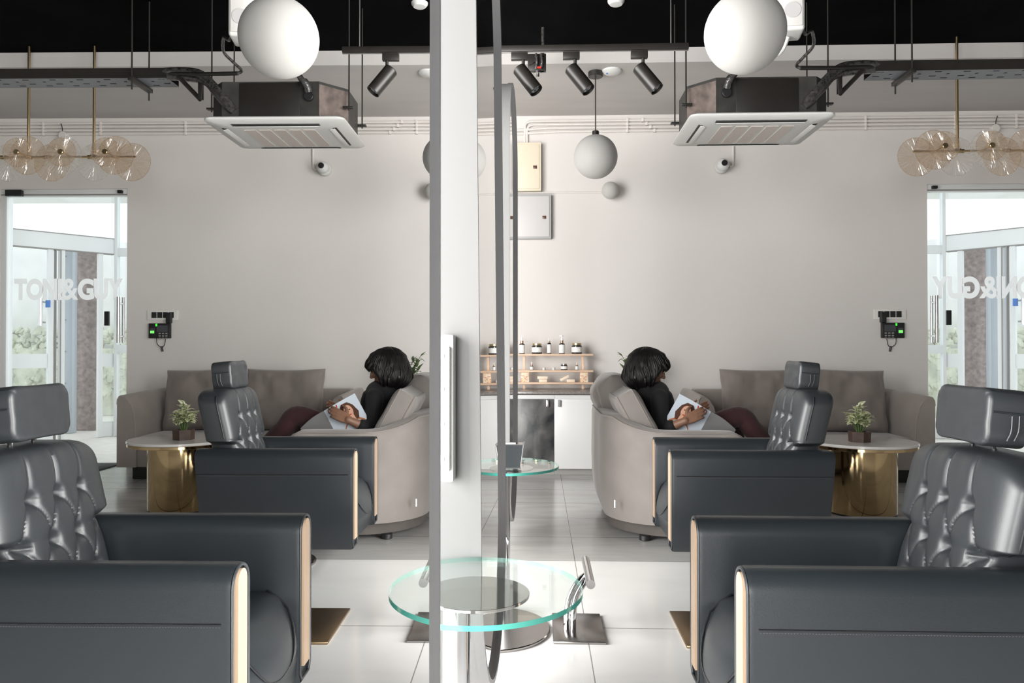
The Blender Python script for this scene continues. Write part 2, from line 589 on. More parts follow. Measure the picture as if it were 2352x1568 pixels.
def pillow(bm, w, h, t, mtx, n=22, p=5, edge=0.0, wr=0.006, seed=0, q=0.45, rad=0.0):
    """stuffed cushion in the local x (width) / z (height) plane, thickness along y"""
    grid = {}
    for side in (1, -1):
        for i in range(n + 1):
            for j in range(n + 1):
                u = -1 + 2 * i / n
                v = -1 + 2 * j / n
                # denser near the rim
                u = math.sin(u * PI / 2); v = math.sin(v * PI / 2)
                bd = i in (0, n) or j in (0, n)
                e = max(0.0, (1 - abs(u) ** p) * (1 - abs(v) ** p)) ** q
                y = side * (t / 2) * (edge + (1 - edge) * e)
                wv = noise.noise(Vector((u * 2.3 + seed * 7.1, v * 2.3, side * 3.7 + seed))) * wr * 2
                wv += noise.noise(Vector((u * 7 + seed, v * 2.0, side * 9.1))) * wr * (0.4 + abs(v))
                x = w / 2 * u * (1 - 0.035 * (1 - v * v) * abs(u) ** 3) + (noise.noise(Vector((v * 2, seed, 1.7))) * wr if abs(u) > .9 else 0)
                z = h / 2 * v * (1 - 0.045 * (1 - u * u) * abs(v) ** 3)
                if rad:
                    ax_, az_ = abs(x) - (w / 2 - rad), abs(z) - (h / 2 - rad)
                    if ax_ > 0 and az_ > 0:
                        mx_ = max(ax_, az_); hp = math.hypot(ax_, az_)
                        x = math.copysign(w / 2 - rad + ax_ * mx_ / hp, x)
                        z = math.copysign(h / 2 - rad + az_ * mx_ / hp, z)
                key = (i, j, 0 if (bd and edge == 0) else side)
                if key not in grid:
                    grid[key] = bm.verts.new(mtx @ Vector((x, y + side * wv * e, z)))
    def g(i, j, s):
        bd = i in (0, n) or j in (0, n)
        return grid[(i, j, 0 if (bd and edge == 0) else s)]
    for s in (1, -1):
        for i in range(n):
            for j in range(n):
                bm.faces.new((g(i, j, s), g(i + 1, j, s), g(i + 1, j + 1, s), g(i, j + 1, s)))
    if edge:
        rim = [(i, 0) for i in range(n)] + [(n, j) for j in range(n)] + [(i, n) for i in range(n, 0, -1)] + [(0, j) for j in range(n, 0, -1)]
        for a, b in zip(rim, rim[1:] + rim[:1]):
            bm.faces.new((g(*a, 1), g(*b, 1), g(*b, -1), g(*a, -1)))
    rim = [(i, 0) for i in range(n)] + [(n, j) for j in range(n)] + [(i, n) for i in range(n, 0, -1)] + [(0, j) for j in range(n, 0, -1)]
    return [g(*a, 1).co.copy() for a in rim], [g(*a, -1).co.copy() for a in rim]


def RX(a): return Matrix.Rotation(a, 4, 'X')
def RY(a): return Matrix.Rotation(a, 4, 'Y')
def RZ(a): return Matrix.Rotation(a, 4, 'Z')
def TR(*a): return Matrix.Translation(Vector(a))


def curve_pts(pts, n=8):
    """Catmull-Rom through points"""
    pts = [Vector(p) for p in pts]
    q = [pts[0] * 2 - pts[1]] + pts + [pts[-1] * 2 - pts[-2]]
    out = []
    for i in range(1, len(q) - 2):
        for k in range(n):
            t = k / n
            p0, p1, p2, p3 = q[i - 1:i + 3]
            out.append(0.5 * ((2 * p1) + (p2 - p0) * t + (2 * p0 - 5 * p1 + 4 * p2 - p3) * t * t + (3 * p1 - p0 - 3 * p2 + p3) * t ** 3))
    out.append(pts[-1])
    return out


def text_mesh(body, w, h, depth, bold=0.02, flip=False):
    """flat lettering as a mesh in the x/z plane, bottom left at the origin"""
    cu = bpy.data.curves.new('lettering', 'FONT')
    cu.body = body
    cu.size = 1
    cu.offset = bold
    cu.extrude = depth / 2
    cu.space_character = 0.86
    o = bpy.data.objects.new('lettering', cu)
    C.objects.link(o)
    bpy.context.view_layer.update()
    dg = bpy.context.evaluated_depsgraph_get()
    me = bpy.data.meshes.new_from_object(o.evaluated_get(dg))
    bpy.data.objects.remove(o)
    bm = bmesh.new()
    bm.from_mesh(me)
    bpy.data.meshes.remove(me)
    xs = [v.co.x for v in bm.verts]; ys = [v.co.y for v in bm.verts]
    x0, x1, y0, y1 = min(xs), max(xs), min(ys), max(ys)
    for v in bm.verts:
        x = (v.co.x - x0) / (x1 - x0) * w
        if flip:
            x = w - x
        v.co = Vector((x, v.co.z, (v.co.y - y0) / (y1 - y0) * h))
    return bm


# ------------------------------------------------------------------ room shell
WALL_Y = 7.75
XL, XR, YF = -3.1, 6.4, -4.0
Z_GREY, Z_BLACK, Y_STEP = 3.61, 3.735, 6.33
DX0, DX1, DZ = 3.94, 5.28, 2.87
FLOOR_SPLIT = 4.256

bm = bmesh.new()
for (x0, y0, x1, y1, mi) in ((XL, YF, XR, FLOOR_SPLIT, 0), (XL, FLOOR_SPLIT, XR, WALL_Y + 0.12, 1)):
    for z in (0,):
        vs = [bm.verts.new(p) for p in ((x0, y0, z), (x1, y0, z), (x1, y1, z), (x0, y1, z))]
        f = bm.faces.new(vs)
        f.material_index = mi
obj('floor', bm, [M['floor_white'], M['floor_dark']], kind='structure', smooth=0)

bm = bmesh.new()
t = 0.12
box2(bm, (XL, WALL_Y, 0), (DX0, WALL_Y + t, Z_GREY + 0.3))
box2(bm, (DX1, WALL_Y, 0), (XR, WALL_Y + t, Z_GREY + 0.3))
box2(bm, (DX0, WALL_Y, DZ), (DX1, WALL_Y + t, Z_GREY + 0.3))
obj('wall_back', bm, M['wall'], kind='structure', smooth=0)
bm = bmesh.new()
box2(bm, (XR, YF, 0), (XR + t, WALL_Y + t, 3.95))
obj('wall_right', bm, M['right_wall'], kind='structure', smooth=0)
bm = bmesh.new()
for a, b in (((XL - t, YF, 0), (XL, WALL_Y + t, 0.35)), ((XL - t, YF, 3.55), (XL, WALL_Y + t, 3.95)),
             ((XL - t, YF, 0.35), (XL, -2.7, 3.55)), ((XL - t, 3.9, 0.35), (XL, WALL_Y + t, 3.55))):
    box2(bm, a, b)
obj('wall_left', bm, M['side_wall'], kind='structure', smooth=0)
bm = bmesh.new()
for a, b in (((XL, YF - t, 0), (XR, YF, 0.3)), ((XL, YF - t, 2.9), (XR, YF, 3.95)),
             ((XL, YF - t, 0.3), (-3.0, YF, 2.9)), ((-0.35, YF - t, 0.3), (XR, YF, 2.9))):
    box2(bm, a, b)
obj('wall_front', bm, M['dark_wall'], kind='structure', smooth=0)
# windows the daylight comes through
bm = bmesh.new()
for x in (-3.0, -1.68, -0.35):
    box2(bm, (x - 0.03, YF - 0.09, 0.3), (x + 0.03, YF - 0.03, 2.9))
w = obj('window_2', bm, M['alu_grey'], kind='structure', smooth=0)
bm = bmesh.new()
box2(bm, (-3.0, YF - 0.07, 0.3), (-0.35, YF - 0.06, 2.9))
obj('window_pane', bm, M['pane'], w, smooth=0)
bm = bmesh.new()
for y in (-2.7, -1.05, 0.6, 2.25, 3.9):
    box2(bm, (XL - 0.09, y - 0.03, 0.35), (XL - 0.03, y + 0.03, 3.55))
w = obj('window_1', bm, M['alu_grey'], kind='structure', smooth=0)
bm = bmesh.new()
box2(bm, (XL - 0.07, -2.7, 0.35), (XL - 0.06, 3.9, 3.55))
obj('window_pane', bm, M['pane'], w, smooth=0)

bm = bmesh.new()
box2(bm, (XL, Y_STEP, Z_GREY), (XR, WALL_Y, Z_GREY + 0.34))
n0 = len(bm.faces)
box2(bm, (XL, YF, Z_BLACK), (XR, Y_STEP - 0.001, Z_BLACK + 0.2))
bm.faces.ensure_lookup_table()
for f in bm.faces[n0:]:
    f.material_index = 1
obj('ceiling', bm, [M['ceil_grey'], M['ceil_black']], kind='structure', smooth=0)

# ------------------------------------------------------------------ entrance: glass door, rail, and the porch outside
bm = bmesh.new()
box2(bm, (DX0, WALL_Y + 0.01, DZ - 0.075), (DX1, WALL_Y + 0.075, DZ - 0.0), 0.004)
tr1 = obj('trim_1', bm, M['alu'], kind='structure')
bm = bmesh.new()
box2(bm, (DX0, WALL_Y + 0.004, DZ - 0.066), (DX1, WALL_Y + 0.012, DZ - 0.054))
obj('rail_groove', bm, M['kick'], tr1, smooth=0)
bm = bmesh.new()
box2(bm, (DX1 - 0.06, WALL_Y + 0.01, 0), (DX1, WALL_Y + 0.11, DZ - 0.075), 0.004)
obj('trim_2', bm, M['alu'], kind='structure')

door = bpy.data.objects.new('door_1', None)
C.objects.link(door)
door.location = (DX0, WALL_Y + 0.04, 0)
door['kind'] = 'structure'
DW = DX1 - DX0 - 0.07
bm = bmesh.new()
box2(bm, (0.012, -0.006, 0.02), (DW, 0.006, DZ - 0.08))
obj('glass_panel', bm, M['door_glass'], door, smooth=0)
z0, z1 = P(2200, 685, WALL_Y).z, P(2200, 634, WALL_Y).z
bm = bmesh.new()
LW = 1.15
widths = [('T', 0.140, 0.05), ('O', 0.185, 0.05), ('N', 0.165, 0.05), ('I', 0.052, 0.05), ('&', 0.185, 0.026), ('G', 0.180, 0.05), ('U', 0.160, 0.05), ('Y', 0.165, 0.05)]
k_ = LW / (sum(w for _, w, _ in widths) - 0.006 * 7)
x_ = 0.0
for ch_, w, bold in widths:
    b2 = text_mesh(ch_, w * k_, z1 - z0, 0.002, bold, flip=True)
    for v in b2.verts:
        v.co.x = LW - (x_ + w * k_) + v.co.x
    me_ = bpy.data.meshes.new('tmp'); b2.to_mesh(me_); b2.free(); bm.from_mesh(me_); bpy.data.meshes.remove(me_)
    x_ += (w - 0.006) * k_
obj('lettering', bm, M['vinyl'], door, loc=(0.06, -0.009, z0), smooth=0)
for px, y, nm in ((2126, -0.05, 'handle'), (2140, 0.05, 'handle')):
    bm = bmesh.new()
    zt, zb = P(px, 678, WALL_Y).z, P(px, 787, WALL_Y).z
    x = 0.085
    tube(bm, [(x, y, zb), (x, y, zt)], 0.016, 12)
    for z in (zt - 0.07, zb + 0.07):
        tube(bm, [(x, 0.0, z), (x, y, z)], 0.010, 8)
    obj(nm, bm, M['steel'], door)
bm = bmesh.new()
box2(bm, (0.195, -0.03, P(2160, 746, WALL_Y).z), (0.245, -0.006, P(2160, 712, WALL_Y).z), 0.004)
obj('lock_case', bm, M['black_plastic'], door)
bm = bmesh.new()
box2(bm, (0.045, -0.065, DZ - 0.050), (0.095, -0.031, DZ - 0.018), 0.004)
obj('pivot_clip', bm, M['black_plastic'], door)
bm = bmesh.new()
box2(bm, (DW - 0.17, -0.075, DZ - 0.078), (DW - 0.0, -0.031, DZ - 0.015), 0.003)
obj('hinge_patch', bm, M['black_plastic'], door)

bm = bmesh.new()
box2(bm, (3.2, WALL_Y + t, -0.12), (9.0, 15.0, -0.004))
obj('floor_porch', bm, M['porch'], kind='structure', smooth=0)
bm = bmesh.new()
box2(bm, (DX0 + 0.02, WALL_Y - 0.62, 0.0), (DX1 - 0.05, WALL_Y - 0.02, 0.012), 0.004)
tag(obj('door_mat', bm, M['mat_dark']), 'dark ribbed door mat on the floor inside the glass entrance door', 'door mat')

# outdoor glazing facing the door and the angled shopfront to its right
YW = 10.2
wx0, wx1 = P(2080, 700, YW).x, P(2166, 700, YW).x
bm = bmesh.new()
for x in (wx0, wx1):
    box2(bm, (x - 0.022, YW - 0.04, 0), (x + 0.022, YW + 0.04, 3.7), 0.005)
for z, hh in ((0.12, 0.24), (P(2140, 795, YW).z - 0.04, 0.11), (P(2140, 573, YW).z, 0.11), (3.55, 0.3)):
    box2(bm, (wx0, YW - 0.035, z - hh / 2), (wx1, YW + 0.035, z + hh / 2), 0.004)
wd = tag(obj('porch_window', bm, M['alu']), 'narrow white framed window seen past the handles of the glass door', 'window')
bm = bmesh.new()
box2(bm, (wx0, YW - 0.005, 0.2), (wx1, YW + 0.005, 3.5))
obj('pane', bm, M['pane'], wd, smooth=0)


def partition_point(s, z):
    a = Vector((wx1 + 0.05, YW, 0)); b = Vector((6.9, 8.55, 0))
    p = a.lerp(b, s)
    return Vector((p.x, p.y, z))


def slab(bm, s0, s1, z0, z1, th=0.06):
    a, b = partition_point(s0, 0), partition_point(s1, 0)
    d = (b - a).normalized()
    nrm = Vector((-d.y, d.x, 0)) * th / 2
    pts = [(a - nrm), (b - nrm), (b + nrm), (a + nrm)]
    lo = [bm.verts.new((p.x, p.y, z0)) for p in pts]
    hi = [bm.verts.new((p.x, p.y, z1)) for p in pts]
    bm.faces.new(lo[::-1]); bm.faces.new(hi)
    for i in range(4):
        bm.faces.new((lo[i], lo[(i + 1) % 4], hi[(i + 1) % 4], hi[i]))


def s_of(px):
    # parameter along the angled shopfront for a measured direction
    best = min((abs((cam.matrix_world.inverted() if False else 1) * 0 + (1176 + F * ((lambda q: (q.x * math.cos(YAW) + q.y * math.sin(YAW)) / (q.y * math.cos(YAW) - q.x * math.sin(YAW)))(partition_point(k / 400, 0))) - px)), k / 400) for k in range(401))
    return best[1]


z_head = P(2168, 560, YW).z
bm = bmesh.new()
slab(bm, 0.0, 1.0, z_head - 0.10, z_head + 0.10, 0.08)
for px, wpx in ((2208, 10), (2329, 9), (2300, 8)):
    s = s_of(px)
    slab(bm, s - 0.013, s + 0.013, 0, z_head - 0.10, 0.07)
slab(bm, s_of(2170), s_of(2208), 0.95, 1.13, 0.05)
slab(bm, s_of(2325), 1.0, 0.95, 1.13, 0.05)
slab(bm, 0.0, s_of(2208), 0.0, 0.2, 0.05)
pf = tag(obj('shopfront_frame', bm, M['alu'], smooth=0), 'white aluminium framed shopfront slanting away outside the glass door', 'shopfront')
bm = bmesh.new()
slab(bm, 0.0, s_of(2208), 0.2, z_head - 0.1, 0.01)
slab(bm, s_of(2329), 1.0, 0.0, z_head - 0.1, 0.01)
slab(bm, 0.0, 1.0, z_head + 0.1, 3.9, 0.01)
obj('pane', bm, M['pane'], pf, smooth=0)
bm = bmesh.new()
slab(bm, 0.0, 1.0, z_head + 0.10, z_head + 0.112, 0.09)
slab(bm, 0.0, 1.0, z_head - 0.112, z_head - 0.10, 0.09)
for px in (2304, 2316):
    s = s_of(px)
    slab(bm, s - 0.0025, s + 0.0025, 0, z_head - 0.10, 0.085)
obj('gasket', bm, M['kick'], pf, smooth=0)
s = s_of(2340)
q = partition_point(s, 0)
bm = bmesh.new()
tube(bm, [(q.x, q.y - 0.09, P(2342, 746, q.y).z), (q.x, q.y - 0.09, P(2342, 682, q.y).z)], 0.022, 10)
for z in (P(2342, 738, q.y).z, P(2342, 690, q.y).z):
    tube(bm, [(q.x, q.y - 0.09, z), (q.x, q.y, z)], 0.012, 8)
obj('pull_bar', bm, M['steel'], pf)
bm = bmesh.new()
box2(bm, (q.x - 0.10, q.y - 0.055, P(2330, 703, q.y).z), (q.x - 0.04, q.y - 0.045, P(2330, 686, q.y).z))
obj('blue_sign', bm, M['blue'], pf, smooth=0)

cy = 10.9
cx0, cx1 = P(2210, 700, cy).x, P(2283, 700, cy).x
bm = bmesh.new()
box2(bm, (cx0, cy, 0), (cx1 + 0.05, cy + 0.06, 2.70), 0.01)
tag(obj('granite_pillar', bm, M['granite']), 'speckled red grey granite pillar outside the glass door', 'pillar')
gx0, gx1 = P(2276, 700, 10.5).x, P(2312, 700, 10.5).x
bm = bmesh.new()
box2(bm, (gx0, 10.5, 0), (gx0 + (gx1 - gx0) * 0.5, 10.62, 2.62), 0.006)
box2(bm, (gx0 + (gx1 - gx0) * 0.5 + 0.006, 10.5, 0), (gx1, 10.60, 2.62), 0.006)
for k in range(6):
    z = 0.25 + 0.45 * k
    box2(bm, (gx0 + (gx1 - gx0) * 0.45, 10.485, z), (gx0 + (gx1 - gx0) * 0.8, 10.502, z + 0.012))
tag(obj('metal_pilaster', bm, M['alu_grey']), 'blue grey metal door post beside the granite pillar outside', 'door post')
bm = bmesh.new()
box2(bm, (3.0, 14.0, -0.1), (11.0, 14.2, 3.2))
tag(obj('garden_wall', bm, M['render_white'], smooth=0), 'pale sunlit wall across the yard beyond the glass door', 'wall')
bm = bmesh.new()
for k in range(1500):
    x = 4.5 + 5.5 * random.random(); z = 0.3 + 1.25 * random.random()
    bmesh.ops.create_icosphere(bm, subdivisions=1, radius=0.03 + 0.05 * random.random(), matrix=TR(x, 13.3 + 0.08 * random.random() + 0.12 * max(0, z - 1.2), z))
for v in bm.verts:
    v.co += Vector((noise.noise(v.co * 9), noise.noise(v.co * 9 + Vector((5, 0, 0))), noise.noise(v.co * 9 + Vector((0, 5, 0))))) * 0.04
box2(bm, (4.5, 13.3, 0), (10.0, 13.8, 1.2))
tag(obj('hedge', bm, M['hedge']), 'washed out pale green hedge before the yard wall outside', 'hedge')
bm = bmesh.new()
box2(bm, (5.2, 7.9, 3.45), (9.5, 11.5, 3.6))
obj('ceiling_porch', bm, M['render_white'], kind='structure', smooth=0)

# ------------------------------------------------------------------ conduits, boxes and switches on the back wall
for k, (py, lab) in enumerate(((279, 'topmost painted conduit under the ceiling along the back wall'),
                               (287, 'second painted conduit from the ceiling along the back wall'),
                               (295, 'third painted conduit from the ceiling along the back wall'),
                               (303, 'lowest of the four painted conduits along the back wall'))):
    bm = bmesh.new()
    z = P(1300, py - 0, WALL_Y).z
    y = WALL_Y - 0.016
    xs = P(1206 + 5 * k, 0, WALL_Y).x
    zb = P(1210, 330, WALL_Y).z
    if k < 2:
        pts = [(XL + 0.05, y, z), (XR - 0.05, y, z)]
        pts = curve_pts([(xs, y, zb), (xs, y, z - 0.06), (xs + 0.02, y, z - 0.015), (xs + 0.06, y, z)], 5) + [(XR - 0.02, y, z)]
    else:
        pts = [(-1.2, y, z - 0.02), (-0.35, y, z - 0.025), (-0.1 + 0.1 * k, y, z), (XR - 0.02, y, z)]
    tube(bm, pts, 0.0135, 8)
    for px in (1440, 1475 + 9 * k, 1985, 2190, 2330):
        x = P(px, 0, WALL_Y).x
        box2(bm, (x - 0.012, y - 0.018, z - 0.017), (x + 0.012, WALL_Y, z + 0.017), 0.003)
    tag(obj('wall_conduit', bm, M['conduit']), lab, 'conduit', 'painted conduits along the back wall')


def wall_box(name, lab, p0, p1, m, frame_m, latch_px, depth=0.09):
    a, b = P(*p0, WALL_Y), P(*p1, WALL_Y)
    o = thing(name, lab, 'electrical box', ((a.x + b.x) / 2, WALL_Y, b.z))
    w, h = b.x - a.x, a.z - b.z
    bm = bmesh.new()
    box2(bm, (-w / 2, -depth, 0), (w / 2, 0, h), 0.006)
    obj('box_body', bm, frame_m, o)
    bm = bmesh.new()
    box2(bm, (-w / 2 + 0.02, -depth - 0.008, 0.02), (w / 2 - 0.02, -depth + 0.004, h - 0.02), 0.004)
    d = obj('box_door', bm, m, o)
    q = P(*latch_px, WALL_Y)
    lx, lz = q.x - (a.x + b.x) / 2, q.z - b.z
    bm = bmesh.new()
    box2(bm, (lx - 0.02, -depth - 0.014, lz - 0.016), (lx + 0.02, -depth - 0.006, lz + 0.016), 0.003)
    obj('latch', bm, M['print_hair'], d)
    return o


wall_box('distribution_box', 'cream metal electrical box high on the wall, above the grey one', (1140, 333), (1243, 442), M['cream'], M['cream'], (1229, 389))
wall_box('distribution_box', 'grey framed electrical box on the wall below the cream one', (1130, 450), (1266, 550), M['grey_box'], M['grey_trim'], (1250, 502), 0.07)

bm = bmesh.new()
a = P(1090, 444, WALL_Y); b = P(1396, 444, WALL_Y)
tube(bm, [(-0.9, WALL_Y - 0.008, a.z), (b.x, WALL_Y - 0.008, a.z)], 0.008, 8)
tag(obj('surface_cable', bm, M['conduit']), 'thin painted cable running along the wall to the small globe lamp', 'cable')

q = P(1402, 437, WALL_Y - 0.12)
o = thing('globe_wall_lamp', 'small white globe lamp mounted on the wall right of the electrical boxes', 'wall lamp', (q.x, WALL_Y, q.z))
bm = bmesh.new(); sphere(bm, (0, -0.12, 0), 0.088, 32, 20); obj('globe', bm, M['globe'], o)
bm = bmesh.new(); cyl(bm, (0, 0, 0), 0.045, 0, 0.05, 24, 0.004, RX(PI / 2)); obj('wall_mount', bm, M['white_plastic'], o)

# switch plate
a, b = P(2006, 710, WALL_Y), P(2080, 733, WALL_Y)
w, h = b.x - a.x, a.z - b.z
o = thing('switch_plate', 'white switch plate with four black modules above the fingerprint terminal', 'switch', ((a.x + b.x) / 2, WALL_Y, b.z))
bm = bmesh.new(); box2(bm, (-w / 2, -0.014, 0), (w / 2, 0, h), 0.004); obj('plate', bm, M['marble'], o)
for k in range(4):
    x = -w / 2 + 0.055 + k * (w - 0.08) / 4 + 0.012
    bm = bmesh.new(); box2(bm, (x - 0.026, -0.019, h * 0.2), (x + 0.026, -0.012, h * 0.8), 0.002)
    obj('switch_module', bm, M['black_plastic'], o)
bm = bmesh.new(); box2(bm, (-w / 2 + 0.05, -0.065, -0.035), (-w / 2 + 0.105, -0.018, h * 0.72), 0.008)
tag(obj('plug_adapter', bm, M['black_plastic'], loc=((a.x + b.x) / 2, WALL_Y, b.z)), 'small black power adapter plugged into the switch plate by the door', 'plug')
a, b = P(2022, 741, WALL_Y), P(2074, 776, WALL_Y)
w, h = b.x - a.x, a.z - b.z
o = thing('fingerprint_terminal', 'black fingerprint attendance terminal with green lit sensor on the wall', 'terminal', ((a.x + b.x) / 2, WALL_Y, b.z))
bm = bmesh.new(); box2(bm, (-w / 2, -0.04, 0), (w / 2, 0, h), 0.006); obj('case', bm, M['black_plastic'], o)
bm = bmesh.new(); box2(bm, (-w * 0.40, -0.043, h * 0.42), (w * 0.10, -0.039, h * 0.86)); obj('display', bm, M['smoke'], o, smooth=0)
bm = bmesh.new(); box2(bm, (w * 0.20, -0.044, h * 0.30), (w * 0.42, -0.039, h * 0.66)); sn = obj('sensor', bm, M['smoke'], o, smooth=0)
bm = bmesh.new(); box2(bm, (w * 0.22, -0.046, h * 0.33), (w * 0.40, -0.043, h * 0.50)); obj('sensor_glow', bm, M['screen'], sn, smooth=0)
bm = bmesh.new(); box2(bm, (w * 0.09, -0.044, h * 0.80), (w * 0.16, -0.039, h * 0.96)); obj('status_light', bm, M['led'], o, smooth=0)
for r in range(3):
    for c in range(3):
        bm = bmesh.new()
        box(bm, (-w * 0.34 + c * 0.035, -0.041, h * 0.32 - r * 0.026), (0.022, 0.004, 0.014), 0.001)
        obj('key', bm, M['kick'], o)
bm = bmesh.new()
x0, z0 = (a.x + b.x) / 2, b.z
q = P(2047, 806, WALL_Y - 0.02)
tube(bm, curve_pts([(x0 - 0.06, WALL_Y - 0.02, z0 + 0.002), (x0 - 0.045, WALL_Y - 0.018, z0 - 0.07), (q.x, WALL_Y - 0.016, q.z + 0.04), (x0 + 0.03, WALL_Y - 0.018, z0 - 0.06), (x0 + 0.035, WALL_Y - 0.02, z0 + 0.002)], 6), 0.0035, 6)
tube(bm, [(q.x, WALL_Y - 0.016, q.z + 0.05), (q.x - 0.012, WALL_Y - 0.016, q.z - 0.005)], 0.011, 8)
tag(obj('cable_loop', bm, M['black_plastic']), 'thin black cable loop hanging below the fingerprint terminal', 'cable')

# dome camera and its drop pipe
q = P(1661, 378, WALL_Y - 0.12)
o = thing('security_camera', 'white security camera on the wall under the ceiling air conditioner', 'camera', (q.x, WALL_Y, q.z))
bm = bmesh.new(); sphere(bm, (0, -0.12, 0), 0.062, 24, 16); obj('camera_body', bm, M['white_plastic'], o)
bm = bmesh.new(); cyl(bm, (0, -0.155, 0.004), 0.030, 0, 0.032, 20, 0.003, RX(PI / 2)); obj('camera_lens', bm, M['black_plastic'], o)
bm = bmesh.new(); cyl(bm, (0, 0, 0), 0.07, 0, 0.07, 24, 0.006, RX(PI / 2)); obj('wall_mount', bm, M['white_plastic'], o)
bm = bmesh.new()
x = P(1682, 0, WALL_Y).x
tube(bm, curve_pts([(x, WALL_Y - 0.014, P(1682, 306, WALL_Y).z), (x, WALL_Y - 0.014, q.z + 0.06), (x - 0.01, WALL_Y - 0.016, q.z + 0.01), (x - 0.04, WALL_Y - 0.02, q.z)], 5), 0.012, 8)
tag(obj('drop_conduit', bm, M['conduit']), 'short vertical conduit coming down to the security camera', 'conduit')

# round wall speaker/junction on the conduit run
q = P(2280, 298, WALL_Y)
o = thing('junction_box', 'small round white junction box on the conduits behind the chandelier', 'junction box', (q.x, WALL_Y, q.z))
bm = bmesh.new(); cyl(bm, (0, 0, 0), 0.042, 0.0, 0.06, 20, 0.004, RX(PI / 2)); obj('box_body', bm, M['conduit'], o)
bm = bmesh.new(); tube(bm, curve_pts([(0, -0.05, 0.03), (0.005, -0.05, 0.08), (0.03, -0.03, 0.13)], 5), 0.004, 6); obj('wire', bm, M['black_plastic'], o)

# ------------------------------------------------------------------ counter, shelf and products
CY = 7.12
z_top = P(1300, 898, CY + 0.02).z
cxl, cxr = P(1040, 0, CY).x, 0.98
bm = bmesh.new()
box2(bm, (cxl, CY - 0.02, z_top - 0.028), (cxr, WALL_Y - 0.002, z_top), 0.004)
tag(obj('worktop', bm, M['counter']), 'dark grey polished worktop on the low cabinet at the back wall', 'worktop')
zb = P(1300, 1077, CY).z
d_edges = [P(v, 0, CY).x for v in (1040, 1170, 1272)]
edges = [
         (d_edges[0], d_edges[1], 'white', 'white cabinet unit left of the mottled black one'),
         (d_edges[1], d_edges[2], 'black', 'cabinet unit with mottled black doors under the product shelf'),
         (d_edges[2], cxr, 'white', 'white cabinet unit right of the mottled black one, beside the curved sofa')]
for (x0, x1, kd, lab) in edges:
    o = thing('cabinet', lab, 'cabinet', ((x0 + x1) / 2, CY, 0), group='cabinets under the worktop')
    w = x1 - x0
    bm = bmesh.new()
    box2(bm, (-w / 2 + 0.001, 0.022, zb), (w / 2 - 0.001, WALL_Y - CY - 0.003, z_top - 0.036))
    obj('carcass', bm, M['white_lacquer'], o, smooth=0)
    bm = bmesh.new()
    box2(bm, (-w / 2 + 0.001, 0.05, 0), (w / 2 - 0.001, 0.07, zb))
    obj('kickboard', bm, M['kick'], o, smooth=0)
    bm = bmesh.new()
    box2(bm, (-w / 2 + 0.003, 0.0, zb + 0.002), (w / 2 - 0.003, 0.02, z_top - 0.075), 0.002)
    d = obj('cabinet_door', bm, M['mottled'] if kd == 'black' else M['white_lacquer'], o)
    for hx in ((w / 2 - 0.06, -w / 2 + 0.05) if kd == 'black' else ((-w / 2 + 0.05,))):
        hz = P(1282, 926, CY).z
        bm = bmesh.new()
        box2(bm, (hx - 0.014, -0.02, hz - 0.032), (hx + 0.014, 0.0, hz + 0.032), 0.003)
        obj('handle', bm, M['steel'] if kd == 'black' else M['kick'], d)

SY = 7.56
sx0, sx1 = P(1085, 0, SY).x, P(1361, 0, SY).x
tiers = [P(0, v, SY).z for v in (812, 848, 875)]
o = thing('display_shelf', 'three tier pale oak display shelf standing on the dark worktop', 'shelf', ((sx0 + sx1) / 2, SY, z_top))
ox = (sx0 + sx1) / 2
for zt in tiers:
    bm = bmesh.new()
    box2(bm, (sx0 - ox, -0.065, zt - z_top - 0.020), (sx1 - ox, 0.065, zt - z_top), 0.004)
    obj('shelf_board', bm, M['oak'], o)
for px in (1117, 1204, 1338):
    x = P(px, 0, SY).x - ox
    bm = bmesh.new()
    prev = 0.0
    for zt in tiers[::-1]:
        box2(bm, (x - 0.012, -0.012 + 0.0, prev), (x + 0.012, 0.045, zt - z_top - 0.020), 0.002)
        prev = zt - z_top
    obj('upright', bm, M['oak'], o)


def dropper(bw, bh, lab, px, tier, group, pump=False):
    x = P(px, 0, SY).x
    o = thing('pump_bottle' if pump else 'dropper_bottle', lab, 'bottle', (x, SY - 0.02, tiers[tier]), group=group)
    r = bw / 2
    bm = bmesh.new(); lathe(bm, [(0, 0), (r * .95, 0), (r, 0.004), (r, bh * 0.9), (r * 0.8, bh * 0.97), (r * 0.4, bh), (0, bh)], seg=20)
    obj('bottle_body', bm, M['jar_glass'], o)
    bm = bmesh.new(); lathe(bm, [(r * 1.02, bh * 0.08), (r * 1.03, bh * 0.09), (r * 1.03, bh * 0.84), (r * 1.02, bh * 0.85)], seg=20)
    obj('label', bm, M['label'], o)
    bm = bmesh.new(); cyl(bm, (0, 0, 0), r * 0.52, bh, bh + r * 0.9, 16, 0.001)
    obj('collar', bm, M['copper'], o)
    bm = bmesh.new()
    h2 = bh + r * 0.9
    if pump:
        lathe(bm, [(r * .42, h2), (r * .42, h2 + r * .6), (r * .2, h2 + r * .7), (r * .2, h2 + r * 1.3), (r * .45, h2 + r * 1.35), (r * .45, h2 + r * 1.7), (0, h2 + r * 1.75)], seg=14)
        box2(bm, (-r * 0.9, -r * .18, h2 + r * 1.4), (0, r * .18, h2 + r * 1.65), 0.001)
    else:
        lathe(bm, [(r * .34, h2), (r * .30, h2 + r * .8), (r * .22, h2 + r * 1.35), (0, h2 + r * 1.5)], seg=14)
    obj('pump_head' if pump else 'dropper_bulb', bm, M['rubber'], o)
    return o


